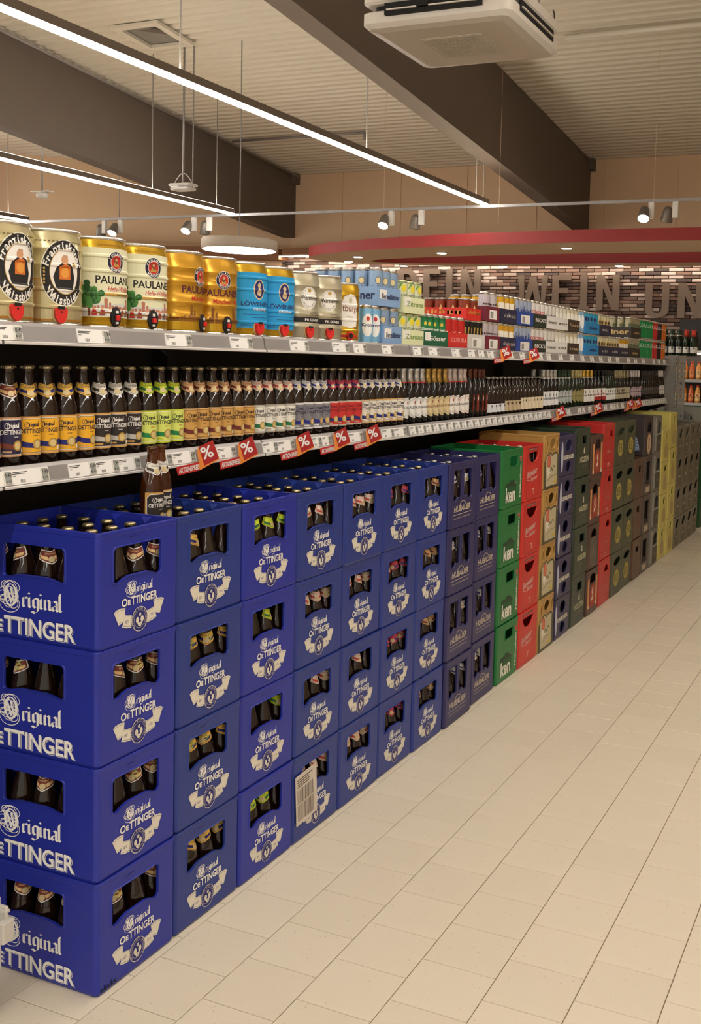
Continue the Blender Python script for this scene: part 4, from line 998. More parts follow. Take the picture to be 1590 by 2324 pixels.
def pack(y0, y1, tier, kind, label, nx=5, side=False, front_bar=False):
    hk = HS.get(kind, .156); lowh = .147 if kind == 'brown' else hk
    z = ZU+.001+tier*(lowh+.002); x0 = XS-.02; sc = hk/.168
    ny = max(1, int((y1-y0)/.0668)); step = (y1-y0-.004)/ny
    t = thing('can_pack', label, 'can pack', (x0, y0, z), 0, 'beer can packs on the upper shelf, %s layer' % ('upper' if tier else 'lower'))
    me, ar = CM[kind]; tr = CANS[kind][2]; dz = .001
    for i in range(nx):
        for j in range(ny):
            if i > 0 and j > 0 and not (side and i < 0): continue
            o = obj('can', me, t, (-.034-i*.067, .002+step*(j+.5), dz)); o.scale = (1, 1, sc)
            if ar and i < 3: 
                q = obj('can_print', ar, o); q.rotation_euler = (0, 0, math.radians(-38+random.uniform(-14, 14)) if j or i == 0 else math.radians(-60+random.uniform(-20, 20)))
    if tr:
        c_, ink, wd = tr; mt = mat('tray_%d_%d_%d' % c_, c_, .55); H = .5*hk if kind != 'brown' else .062; D = nx*.067
        b = MB(); a_, e_ = .0, y1-y0
        b.loft([[(0,a_,0),(0,e_,0),(-D-.002,e_,0),(-D-.002,a_,0)], [(0,a_,H),(0,e_,H),(-D-.002,e_,H),(-D-.002,a_,H)], [(-.0008,a_+.0008,H),(-.0008,e_-.0008,H),(-D-.001,e_-.0008,H),(-D-.001,a_+.0008,H)], [(-.0008,a_+.0008,.001),(-.0008,e_-.0008,.001),(-D-.001,e_-.0008,.001),(-D-.001,a_+.0008,.001)]], mt)
        b.face([(0,a_,0),(-D,a_,0),(-D,e_,0),(0,e_,0)], mt)
        o = obj('tray', b, t)
        if wd:
            A = Art(); A.text(wd, e_*.55, .032, .022, F(ink), 1, w=min(e_*.8, .2), bold=.02)
            if front_bar: A.rect(.01, .03, .075, .07, WH, 0)
            obj('tray_print', A.build('tray_print', on_front), o)
            if side:
                A = Art(); A.text(wd, -D*.45, .028, .036, F(ink), 1, w=D*.8, bold=.02); obj('tray_print', A.build('tray_print', on_side), o)
        else:
            A = Art(); A.rect(e_*.25, .01, e_*.8, .06, WH, 0)
            for i in range(11): A.rect(e_*.32+i*.004, .016, e_*.32+i*.004+.002, .052, M_INK, 1)
            obj('tray_print', A.build('tray_print', on_front), o)
P0 = [(1.875,2.01,'skyblue','sky blue cans with white ovals'),(2.012,2.19,'paleblue','pale blue cans'),(2.195,2.42,'lemon','cream cans with lemons'),(2.425,2.70,'green','green cans'),(2.705,2.95,'red','red cans'),(2.955,3.195,'black','black cans with gold harp'),
 (3.20,3.43,'maroon','silver and maroon cans'),(3.435,3.68,'gold','gold cans on navy tray'),(3.685,3.975,'blue','blue and silver cans'),(3.98,4.23,'whitered','white and red cans on dark green tray'),(4.235,4.45,'white','white cans on white tray'),(4.455,4.69,'white2','off-white cans on white tray'),
 (4.695,4.96,'cream','cream cans on brown tray'),(4.965,5.11,'midblue','light blue cans with white ovals'),(5.115,5.47,'cyan','turquoise cans'),(5.475,5.80,'navy','pale gold cans on navy tray'),(5.805,6.10,'navy','pale gold cans on navy tray, the further one'),(6.105,6.40,'gold','gold cans near the taupe ones'),(6.405,6.80,'taupe','taupe cans on dark brown tray'),
 (6.805,7.06,'greenfive','green cans, nearer one'),(7.065,7.31,'greenfive','green cans, further one'),(7.315,7.51,'redfive','bright red cans at far end'),(7.515,7.69,'blackfive','black cans at far end'),(7.695,7.87,'orangefive','orange cans at far end')]
U0 = [(1.96,2.17,'paleblue','pale blue cans'),(2.20,2.42,'lemon','cream cans with lemons'),(2.925,3.125,'brown','brown cans on bright red tray'),(3.20,3.40,'maroon','tall silver and maroon cans'),(3.435,3.68,'gold','gold cans'),(3.685,3.975,'blue','blue and silver cans'),(3.98,4.23,'whitered','white and red cans on dark green tray'),
 (4.235,4.45,'white','white cans on white tray'),(4.455,4.69,'white2','off-white cans on white tray'),(4.695,4.96,'cream','cream cans on brown tray'),(4.965,5.11,'midblue','light blue cans with white ovals'),(5.115,5.47,'cyan','turquoise cans'),(5.475,5.80,'navy','pale gold cans on navy tray'),
 (6.45,6.80,'taupe','taupe cans on dark brown tray'),(6.805,7.06,'greenfive','green cans, nearer one'),(7.065,7.31,'greenfive','green cans, further one'),(7.315,7.51,'redfive','bright red cans at far end'),(7.515,7.69,'blackfive','black cans at far end'),(7.695,7.87,'orangefive','orange cans at far end')]
for a, b_, k, w_ in P0: pack(a, b_, 0, k, 'pack of %s, lower layer, upper shelf' % w_, front_bar=k in ('paleblue', 'lemon', 'green'), side=k in ('skyblue',))
for a, b_, k, w_ in U0: pack(a, b_, 1, k, nx=1 if k == 'maroon' else 5, label= 'pack of %s, top layer, upper shelf' % w_, front_bar=k in ('paleblue', 'lemon'), side=k in ('paleblue', 'brown', 'taupe'))

# ------------------------------------------------------------------ crates
def crate_body(mt, w, d, h, fh, sh, r=.012, t=.006, ribs=False, nx=5, ny=4, deep=.11, lip=True, chip=False):
    b = MB()
    def outline(i):
        pts = []; R = r-i*.5
        for cx, cy, a0 in ((-i-R, w-i-R, 0), (-d+i+R, w-i-R, PI/2), (-d+i+R, i+R, PI), (-i-R, i+R, 1.5*PI)):
            for q in range(5): pts.append((cx+R*math.cos(a0+PI/8*q), cy+R*math.sin(a0+PI/8*q)))
        return pts
    L = lambda i, z: [(x, y, z) for x, y in outline(i)]
    b.loft([L(.005, 0), L(0, .009)], mt)
    b.face(list(reversed(L(.005, 0))), mt)
    b.loft([L(-.0001, h-.014), L(-.0010, h-.012), L(-.0010, h-.002), L(.0004, h)], mt)
    ol = outline(0)
    for c_ in range(4):
        seg = ol[c_*5:c_*5+5]
        b.loft([[(x, y, .009) for x, y in seg], [(x, y, h) for x, y in seg]], mt, closed=False, sm=True)
        cx = (-t if c_ in (0, 3) else -d+t); cy = (w-t if c_ in (0, 1) else t)
        b.face([(x, y, h) for x, y in seg]+[(cx, cy, h)], mt)
    O = lambda W_: [(r, .009), (W_-r, .009), (W_-r, h), (r, h)]
    cw = lambda H: H
    b.plate(O(w), fh, ((0,0,0), (0,1,0), (0,0,1), (1,0,0)), t, mt)
    b.plate(O(w), [], ((-d,w,0), (0,-1,0), (0,0,1), (-1,0,0)), t, mt)
    b.plate(O(d), [[(d+x, z) for x, z in H] for H in sh], ((-d,0,0), (1,0,0), (0,0,1), (0,-1,0)), t, mt)
    b.plate(O(d), [], ((0,w,0), (-1,0,0), (0,0,1), (0,1,0)), t, mt)
    b.box(-d+t, t, .010, -t, w-t, .014, mt, 'b')
    for i in range(1, nx): x = -t-(d-2*t)*i/nx; b.box(x-.001, t, .014, x+.001, w-t, deep, mt, 'b')
    for j in range(1, ny): y = t+(w-2*t)*j/ny; b.box(-d+t, y-.001, .014, -t, y+.001, deep, mt, 'b')
    if ribs:
        for i in range(int((d-.06)/.008)):
            x = -.03-i*.008; b.box(x-.0012, w-t-.0022, deep, x+.0012, w-t+.001, h-.012, mt, 'nb')
        for x in (-.10, -.205, -.31):
            b.face([(x-.018, w-t, h-.004), (x, w-t-.012, h-.02), (x+.018, w-t, h-.004)], mt); b.face([(x-.018, w-t, h-.004), (x, w-t, h-.06), (x, w-t-.012, h-.02)], mt); b.face([(x+.018, w-t, h-.004), (x, w-t-.012, h-.02), (x, w-t, h-.06)], mt)
    if lip:
        for H, fr in [(H, 0) for H in fh]+[(H, 1) for H in sh]:
            cx = sum(p_[0] for p_ in H)/len(H); cy = sum(p_[1] for p_ in H)/len(H)
            def off(p_, k): 
                dx, dy = p_[0]-cx, p_[1]-cy; q = math.hypot(dx, dy); return (p_[0]+dx/q*k, p_[1]+dy/q*k)
            P = (lambda p_, e: (e, p_[0], p_[1])) if fr == 0 else (lambda p_, e: (p_[0], -e, p_[1]))
            b.loft([[P(off(p_, .006), 0) for p_ in H], [P(off(p_, .004), .0022) for p_ in H], [P(off(p_, .001), .0024) for p_ in H], [P(p_, 0) for p_ in H]], mt)
    if chip:   # torn plastic at the foot of the corner
        for k in range(5): b.face([(.0012, .012+k*.012, .010), (.0012, .022+k*.012, .010), (.0014, .017+k*.012, .020+.006*(k % 2))], M_BLACK)
    return b.data('crate_body')
def circ(cx, cy, rx, ry=None, n=20, tilt=0.):
    ry = ry or rx; return [(cx+rx*math.cos(a), cy+ry*math.sin(a)+tilt*rx*math.cos(a)) for a in [2*PI*i/n for i in range(n)]]
def rr2(x0, y0, x1, y1, r=.012, n=4):
    pts = []
    for cx, cy, a0 in ((x1-r, y1-r, 0), (x0+r, y1-r, PI/2), (x0+r, y0+r, PI), (x1-r, y0+r, 1.5*PI)):
        for i in range(n+1): pts.append((cx+r*math.cos(a0+PI/2*i/n), cy+r*math.sin(a0+PI/2*i/n)))
    return pts
def archp(x0, y0, x1, y1, n=10):
    cx, R = (x0+x1)/2, (x1-x0)/2; k = min(R, (y1-y0)*.6)
    return [(x0, y0), (x1, y0)]+[(cx+R*math.cos(PI*i/n), y1-k+k*math.sin(PI*i/n)) for i in range(n+1)]
def smooth_window(x0, x1, zt, zb, dip, r=.012):
    # handle window: straight top, lower edge arched up in the middle with rounded drops at both ends
    pts = [(x1-r+r*math.cos(a), zt-r+r*math.sin(a)) for a in [PI/2*i/4 for i in range(5)]]+[(x0+r+r*math.cos(a), zt-r+r*math.sin(a)) for a in [PI/2+PI/2*i/4 for i in range(5)]]
    W_ = x1-x0; q = .008
    pts += [(x0, zb-dip+q), (x0+q*.3, zb-dip+q*.3), (x0+q, zb-dip), (x0+.018, zb-dip+.001)]
    for i in range(1, 8):
        s = i/8; pts.append((x0+.018+(W_-.036)*s, zb-dip*.8+dip*.8*min(1, math.sin(PI*s)*1.5)))
    pts += [(x1-.018, zb-dip+.001), (x1-q, zb-dip), (x1-q*.3, zb-dip+q*.3), (x1, zb-dip+q)]
    return pts
PW = flat((240, 238, 232)); PB = flat((222, 216, 200)); M_PBLUE = flat((30, 34, 110))
def art_oett():
    A = Art()
    ornament_O(A, .119, .138, .046, .044, PW, 1)
    blackletter(A, 'riginal', .142, .128, .0135, .060, PW, 1)
    for mt, l, dx, dz in ((PW, 1, .0012, -.0012), (M_PBLUE, 2, .0006, -.0006), (PW, 3, 0, 0)):
        A.text('O', .092+dx, .0985+dz, .0195, mt, l, w=.021, bold=.02); A.text('E', .109+dx, .0995+dz, .0125, mt, l, w=.0095, bold=.03)
        A.text('TTINGER', .167+dx, .0975+dz, .0205, mt, l, w=.1, bold=.02)
    A.poly([(.054,.088),(.062,.0935),(.080,.0955),(.096,.093),(.094,.078),(.0875,.0585),(.080,.055),(.071,.0535),(.064,.068)], PB, 1)
    A.poly([(.0895,.077),(.104,.0725),(.1192,.0705),(.1183,.038),(.100,.040),(.0833,.0455),(.0885,.060)], PB, 2)
    A.poly([(.1776,.0705),(.193,.0725),(.2085,.077),(.2105,.060),(.2155,.0455),(.198,.040),(.1778,.038)], PB, 2)
    A.poly([(.2026,.093),(.218,.0955),(.236,.0935),(.2456,.088),(.235,.068),(.2298,.0535),(.219,.055),(.2114,.0585),(.206,.078)], PB, 1)
    for s in (-1, 1):
        f = lambda x, z: (.149+s*(x-.149), z)
        A.line([f(.057,.0855), f(.070,.091), f(.094,.0905)], .0008, M_PBLUE, 3); A.line([f(.068,.0575), f(.086,.0605)], .0008, M_PBLUE, 3)
        A.line([f(.091,.0735), f(.1192,.068)], .0008, M_PBLUE, 3); A.line([f(.086,.0475), f(.1183,.041)], .0008, M_PBLUE, 3)
    A.text('SEIT', .101, .053, .007, M_PBLUE, 3, w=.013); A.text('1731', .196, .053, .007, M_PBLUE, 3, w=.014)
    A.disc(.149, .0545, .0305, .0325, M_PBLUE, 3, 36); A.ring(.149, .0545, .0305, .0325, .0016, PB, 4, 36); A.ring(.149, .0545, .0215, .0232, .0006, PB, 4, 30)
    A.arctext('OETTINGER BIER BRAUEREI', .149, .0545, .026, .0042, PI*1.25, -PI*.25, PB, 4, 1.06)
    A.disc(.150, .066, .0045, .005, PB, 5, 10); A.disc(.140, .052, .006, .0085, PB, 5, 10); A.disc(.158, .053, .006, .0085, PB, 5, 10); A.poly([(.138,.046),(.160,.046),(.154,.036),(.149,.034),(.144,.036)], PB, 5)
    A.ring(.150, .066, .0022, .0028, .0006, M_PBLUE, 6, 8); A.line([(.149, .062), (.149, .038)], .0012, M_PBLUE, 6)
    A.text('~abcdef', .12, .272, .006, flat((60, 64, 132)), 1, w=.04)
    return A
def art_oett_side():
    A = Art(); ornament_O(A, -.288, .110, .088, .088, PW, 1)
    blackletter(A, 'riginal', -.243, .0885, .027, .134, PW, 1)
    for mt, l, dx, dz in ((PW, 1, .0026, -.0026), (M_PBLUE, 2, .0015, -.0015), (PW, 3, 0, 0)):
        A.text('O', -.357+dx, .017+dz, .043, mt, l, w=.040, bold=.02); A.text('E', -.324+dx, .018+dz, .029, mt, l, w=.022, bold=.03)
        A.text('TTINGER', -.190+dx, .0165+dz, .0435, mt, l, w=.236, bold=.02)
    return A
def art_hub():
    A = Art(); c_ = flat((190, 178, 160)); A.text('HUBAUER', .140, .077, .026, c_, 1, w=.19, shear=.25, bold=.03)
    A.ring(.145, .092, .040, .030, .004, c_, 1, 24, PI*.12, PI*.88, wy=.003); A.rect(.04, .062, .245, .0645, c_, 1); A.text('QUALITÄTS-GETRÄNKE', .14, .044, .0075, c_, 1, w=.19); return A
def art_hein():
    A = Art(); lt = flat((214, 214, 200)); A.text('Heineken', .282, .040, .022, lt, 1, w=.176, rot=PI/2, align='l', bold=.04)
    st = [(.272+(.021 if i % 2 == 0 else .008)*math.sin(PI*i/5), .244+(.021 if i % 2 == 0 else .008)*math.cos(PI*i/5)) for i in range(10)]
    A.poly([(.272+(x-.272)*1.15, .244+(z-.244)*1.15) for x, z in st], lt, 1); A.poly(st, flat((190, 40, 36)), 2)
    A.rect(.055, .034, .215, .128, flat((30, 84, 46)), 1); A.rect(.055, .108, .215, .128, flat((34, 64, 42)), 2); A.rect(.120, .128, .170, .140, flat((34, 64, 42)), 1); A.text('ken', .128, .034, .072, flat((230, 228, 214)), 3, w=.14, bold=.03); A.ring(.206, .122, .006, .006, .0012, PW, 3, 10); return A
def art_bud():
    A = Art(); lt = flat((216, 168, 158)); A.rect(.055, .270, .21, .286, flat((124, 28, 28)), 1); A.text('ORIGINAL', .132, .273, .009, lt, 2, w=.135)
    A.text('Budweiser', .045, .125, .034, lt, 1, w=.165, shear=.3, rot=.14, align='l', bold=.03); A.text('Budvar', .11, .105, .022, lt, 1, w=.10, shear=.3, rot=.10, align='l', bold=.03)
    A.line([(.05, .128), (.04, .118), (.09, .112)], .004, lt, 1)
    A.rect(.135, .060, .168, .066, lt, 1); A.rect(.148, .035, .156, .060, lt, 1)
    dk = flat((160, 34, 30)); A.line([(.04, .245), (.04, .02), (.12, .014), (.15, .024), (.18, .018), (.25, .03), (.25, .25)], .002, dk, 1); return A
def art_gold():
    A = Art(); top = [(.0, .160), (.025, .180), (.055, .198), (.085, .208), (.110, .212), (.135, .194), (.165, .204), (.205, .206), (.235, .200), (.268, .175)]
    A.poly([(.004, .004)]+[(max(.004, x), z) for x, z in top]+[(.272, .185), (.272, .004)], flat((84, 78, 56)), 1)
    A.poly([(.04, .018)]+[(x, z-.012) for x, z in top[1:-1]]+[(.235, .018)], flat((190, 180, 146)), 2)
    A.line([(x, z+.003) for x, z in top], .006, flat((196, 160, 92)), 3)
    A.disc(.085, .155, .028, .042, flat((190, 84, 60)), 3, 20); A.disc(.083, .155, .018, .030, flat((206, 120, 90)), 4, 16)
    A.poly([(.05, .115), (.065, .128), (.10, .118), (.125, .085), (.09, .09), (.075, .06), (.06, .09)], flat((226, 220, 206)), 4)
    A.line([(.10, .10), (.13, .12), (.15, .10), (.17, .13), (.20, .115)], .006, flat((90, 90, 60)), 5); A.line([(.06, .05), (.12, .07), (.22, .075)], .003, flat((110, 100, 70)), 5)
    A.poly([(.16, .03), (.22, .03), (.22, .055)], flat((206, 180, 60)), 5); return A
def art_flens():
    A = Art(); A.text('FLENSBURGER', .145, .100, .024, flat((222, 218, 200)), 1, w=.215, bold=.04); A.disc(.021, .118, .021, .090, flat((186, 190, 206)), 1, 26)
    A.line([(.045, .15), (.06, .17)], .003, flat((110, 110, 140)), 1); return A
def art_hol():
    A = Art(); c_ = flat((196, 190, 160)); A.text('HOLSTEN', .182, .098, .034, c_, 1, w=.19, bold=.03); A.poly([(.165,.150),(.20,.150),(.19,.165),(.195,.185),(.185,.182),(.18,.196),(.172,.180),(.165,.175)], c_, 1)
    A.text('~lager', .19, .066, .016, flat((140, 132, 104)), 1, w=.10, shear=.2); 
    for i in range(14): A.rect(.004, .03+i*.018, .016, .04+i*.018, flat((26, 44, 34)), 1)
    return A
def art_duck(plain=False):
    def f():
        A = Art()
        if not plain:
            A.rect(.018, .045, .055, .24, flat((214, 150, 96)), 1); A.rect(.205, .045, .245, .24, flat((214, 150, 96)), 1); A.rect(.055, .045, .205, .075, flat((150, 66, 46)), 1)
            A.disc(.13, .125, .068, .076, flat((150, 62, 46)), 2, 24); A.disc(.13, .125, .056, .062, flat((168, 74, 56)), 3, 24); A.poly([(.105,.085),(.14,.095),(.15,.12),(.135,.15),(.15,.175),(.12,.165),(.115,.14),(.135,.12),(.11,.105)], flat((226, 206, 186)), 4)
            A.poly([(.02,.045),(.05,.05),(.045,.07)], PW, 4); A.poly([(.21,.045),(.24,.05),(.225,.075)], PW, 4)
        else: A.disc(.13, .12, .075, .095, flat((128, 122, 108)), 1, 24); A.disc(.13, .12, .065, .085, flat((96, 88, 80)), 2, 24); A.line([(.11,.09),(.13,.15),(.15,.10)], .006, flat((140,134,120)), 3)
        return A
    return f
def art_red():
    A = Art(); c_ = flat((206, 130, 120)); A.text('~jever', .165, .108, .026, c_, 1, w=.14, shear=.2); A.rect(.11, .02, .16, .045, c_, 1); A.rect(.125, .025, .14, .04, flat((176, 50, 46)), 2); A.rect(.03, .055, .27, .057, flat((150, 30, 28)), 1); return A
def art_green():
    A = Art(); A.ring(.15, .115, .085, .088, .004, flat((112, 112, 84)), 1, 30, PI*.9, PI*2.1); A.disc(.15, .122, .074, .060, flat((176, 160, 84)), 2, 28); A.text('BB', .15, .094, .060, flat((60, 66, 44)), 3, w=.10, bold=.0)
    for i in range(4): A.rect(.115+i*.02, .085, .119+i*.02, .165, flat((176, 160, 84)), 4)
    A.ring(.155, .238, .090, .034, .003, flat((112, 112, 84)), 1, 24, PI, 2*PI); return A
def art_brown():
    A = Art(); A.ring(.14, .10, .085, .085, .003, flat((176, 130, 80)), 1, 24, PI, 2*PI); A.line([(.08,.17),(.10,.10),(.12,.16),(.14,.10),(.16,.16),(.18,.10),(.20,.17)], .004, flat((150, 100, 60)), 1); return A
def art_slot():
    A = Art(); A.rect(.07, .022, .20, .065, flat((196, 180, 156)), 1); A.ring(.135, .045, .03, .015, .003, flat((150, 110, 80)), 2); A.line([(.03, .27), (.03, .02)], .004, flat((150, 140, 126)), 1); return A
def art_pic():
    A = Art(); A.disc(.135, .095, .075, .085, flat((176, 140, 112)), 1, 24); A.disc(.135, .095, .06, .07, flat((206, 180, 150)), 2, 24); A.poly([(.12,.05),(.15,.05),(.145,.09),(.16,.13),(.13,.15),(.115,.11)], flat((126, 70, 50)), 3); return A
def art_grey():
    A = Art(); A.rect(.025, .03, .085, .295, flat((166, 166, 164)), 1)
    for i in range(10): A.rect(.045, .06+i*.02, .065, .07+i*.02, flat((130, 130, 130)), 2)
    A.rect(.10, .02, .27, .150, flat((78, 78, 62)), 1); A.rect(.09, .155, .275, .162, flat((190, 190, 184)), 1); A.text('~pils', .20, .075, .030, flat((130, 130, 112)), 2, w=.1); return A
def art_yel():
    A = Art(); c_ = flat((190, 176, 96)); A.poly([(.10,.03),(.22,.03),(.235,.06),(.235,.12),(.20,.16),(.195,.20),(.135,.20),(.13,.16),(.09,.12),(.09,.06)], c_, 1); A.poly([(.11,.04),(.21,.04),(.222,.065),(.222,.115),(.19,.155),(.14,.155),(.103,.115),(.103,.065)], flat((176, 156, 104)), 2); return A
def art_rail():
    A = Art(); A.poly([(.07,.02),(.22,.02),(.24,.05),(.24,.11),(.19,.15),(.10,.15),(.055,.11),(.055,.05)], flat((110, 104, 84)), 1); A.text('~alt', .148, .085, .036, flat((196, 190, 170)), 2, w=.11, bold=.03); A.text('®', .148, .045, .02, flat((150, 140, 120)), 2); return A

def plastic(c, r=.38): return mat('crate_%d_%d_%d' % c, c, r, noise=.10, scale=7, bump=.05, spec=.45)
win_f = smooth_window(.054, .232, .253, .1755, .013)
win_s = smooth_window(-.309, -.108, .249, .171, .009)
hubL = [(.036,.262),(.036,.135),(.044,.124),(.056,.124),(.070,.130),(.084,.142),(.100,.141),(.112,.134),(.122,.140),(.122,.262)]
hubR = [(.152,.262),(.152,.140),(.163,.134),(.176,.141),(.192,.142),(.208,.130),(.220,.124),(.232,.126),(.240,.136),(.240,.262)]
KIND = {
 'blue':   dict(c=(33,45,150), w=.3030, d=.415, h=.2974, fh=[win_f], sh=[win_s], art=art_oett, sart=art_oett_side, ribs=True, words='blue crate with white ornate lettering'),
 'blueb':  dict(c=(34,54,132), w=.3030, d=.415, h=.2974, fh=[win_f], sh=[win_s], art=art_oett, ribs=True, words='blue crate with white ornate lettering'),
 'violet': dict(c=(44,42,92), w=.302, d=.40, h=.2965, fh=[hubL, hubR], sh=[], art=art_hub, ribs=False, words='violet-blue crate with slanted grey lettering'),
 'green':  dict(c=(24,112,56), w=.312, d=.40, h=.2985, fh=[rr2(.110,.212,.224,.262,.004)], sh=[], art=art_hein, words='bright green crate with red star'),
 'red':    dict(c=(200,46,40), w=.305, d=.40, h=.2988, fh=[[(.055,.262),(.225,.262)]+[(.14+.085*math.cos(a), .262-.056*math.sin(a)) for a in [PI*i/10 for i in range(1,10)]]], sh=[], art=art_bud, words='red crate with curved grip'),
 'gold':   dict(c=(176,136,72), w=.276, d=.40, h=.3092, fh=[circ(.140,.255,.050,.030), circ(.045,.245,.015,.032), circ(.235,.245,.015,.032)], sh=[], art=art_gold, words='tan crate with picture panel'),
 'indigo': dict(c=(52,48,82), w=.292, d=.39, h=.2430, fh=[circ(.145,.180,.055,.036), circ(.145,.056,.050,.033)], sh=[], art=art_flens, words='dark indigo crate with two round holes'),
 'olive':  dict(c=(50,62,48), w=.312, d=.40, h=.3095, fh=[rr2(.128,.212,.226,.263,.003)], sh=[], art=art_hol, words='dark green crate with square hole'),
 'brown':  dict(c=(78,56,48), w=.272, d=.38, h=.2950, fh=[archp(.065,.205,.198,.268)], sh=[], art=art_duck(), words='dark brown crate with orange panels'),
 'brownp': dict(c=(78,56,48), w=.272, d=.38, h=.2950, fh=[archp(.065,.215,.198,.268)], sh=[], art=art_duck(True), words='plain dark brown crate with grey oval'),
 'scarlet':dict(c=(190,44,40), w=.296, d=.40, h=.3100, fh=[[(.126,.221),(.238,.221),(.232,.242),(.210,.262),(.180,.270),(.150,.258),(.132,.240)]], sh=[], art=art_red, words='scarlet crate with triangular hole'),
 'badge':  dict(c=(70,74,54), w=.298, d=.40, h=.3095, fh=[circ(.155,.240,.092,.027,20,.06)], sh=[], art=art_green, words='olive crate with yellow oval badge'),
 'umber':  dict(c=(92,66,50), w=.268, d=.40, h=.3100, fh=[rr2(.10,.205,.185,.25,.003)], sh=[], art=art_brown, words='brown crate with small square hole'),
 'slot':   dict(c=(80,68,62), w=.272, d=.40, h=.3100, fh=[rr2(.06,.085,.205,.265,.003)], sh=[], art=art_slot, words='dark crate with tall slot'),
 'pic':    dict(c=(64,56,54), w=.272, d=.40, h=.3100, fh=[archp(.06,.19,.21,.268)], sh=[], art=art_pic, words='dark crate with arched hole and picture'),
 'grey':   dict(c=(112,108,98), w=.290, d=.40, h=.3080, fh=[archp(.11,.166,.262,.268)], sh=[], art=art_grey, words='grey crate with pale upright strip'),
 'yellow': dict(c=(206,194,104), w=.298, d=.40, h=.2765, fh=[archp(.115,.195,.20,.252)], sh=[rr2(-.26,.2,-.14,.24)], art=art_yel, words='yellow crate with bottle relief'),
 'yellow2':dict(c=(206,194,104), w=.298, d=.40, h=.3085, fh=[archp(.115,.215,.20,.278)], sh=[], art=art_yel, words='yellow crate with bottle relief'),
 'stone':  dict(c=(118,110,92), w=.286, d=.40, h=.2750, fh=[circ(.15,.210,.080,.040,18,.18)], sh=[], art=art_rail, words='greenish grey crate with slanted oval hole'),
 'far':    dict(c=(130,128,118), w=.36, d=.50, h=.3050, fh=[circ(.16,.22,.07,.03,18,.1)], sh=[[(x-.26, z) for x, z in [(-.13,.185)]+[(.13*math.cos(PI-PI*i/10), .20+.075*math.sin(PI*i/10)) for i in range(1, 10)]+[(.13,.185)]]], art=art_rail, words='large grey crate with oval side grip'),
 'farg':   dict(c=(40,78,44), w=.36, d=.50, h=.3050, fh=[circ(.16,.22,.07,.03,18,.1)], sh=[], art=art_rail, words='large green crate under the grey one'),
}
for k in KIND.values():   # holes must run the same way round
    for H in k['fh']+k['sh']:
        a = sum(p_[0]*q_[1]-q_[0]*p_[1] for p_, q_ in zip(H, H[1:]+H[:1]))
        if a > 0: H.reverse()
KME = {}
def kmesh(kn, chip=False):
    if (kn, chip) not in KME:
        k = KIND[kn]; mt = plastic(k['c'])
        art = k['art']().build('print', on_front); sa = k['sart']().build('side_print', on_side) if k.get('sart') else None
        KME[kn, chip] = (crate_body(mt, k['w'], k['d'], k['h'], k['fh'], k['sh'], ribs=k.get('ribs', False), chip=chip), art, sa)
    return KME[kn, chip]
NL_COL = ['navy', 'yellow', 'lime', 'green_white', 'green_white', 'red', 'tan']
STACKS = [(i*.305, ['blue' if i in (0, 2) else 'blueb']*4, 'stack %d' % i) for i in range(7)]
STACKS += [(2.142, ['violet']*4, ''), (2.482, ['violet']*4, ''), (2.815, ['green']*4, ''), (3.135, ['red']*4, ''), (3.462, ['gold']*4, ''), (3.772, ['indigo']*5, ''), (4.088, ['olive']*4, ''),
 (4.424, ['brown','brownp','brown','brown'], ''), (4.720, ['scarlet']*4, ''), (5.030, ['badge']*4, ''), (5.334, ['badge']*4, ''), (5.668, ['umber']*3, ''), (5.946, ['slot','slot','slot','pic'], ''), (6.258, ['grey']*4, ''),
 (6.590, ['yellow']*4, ''), (6.905, ['yellow2']*4, ''), (7.225, ['stone']*4, ''), (7.520, ['stone']*4, ''), (7.815, ['stone']*4, ''), (8.11, ['stone']*4, ''), (8.62, ['farg','farg','farg','far'], ''), (9.0, ['farg']*4, '')]
GW = {'blueb':'blue'}
names = {'blue':'blue stack','violet':'violet-blue stack','green':'bright green stack','red':'red stack','gold':'tan stack','indigo':'indigo stack','olive':'square-holed green stack','brown':'orange and brown stack','scarlet':'scarlet stack','badge':'badge-marked olive stack','umber':'low brown stack','slot':'tall-slotted dark stack','grey':'grey striped stack','yellow':'lower yellow stack','yellow2':'taller yellow stack','stone':'greenish grey stack','far':'far grey stack','farg':'far green stack'}
tot = {}; idx = {}
for y0, ks, _ in STACKS:
    b0 = GW.get(ks[0], ks[0]); tot[b0] = tot.get(b0, 0)+1
nb = 0
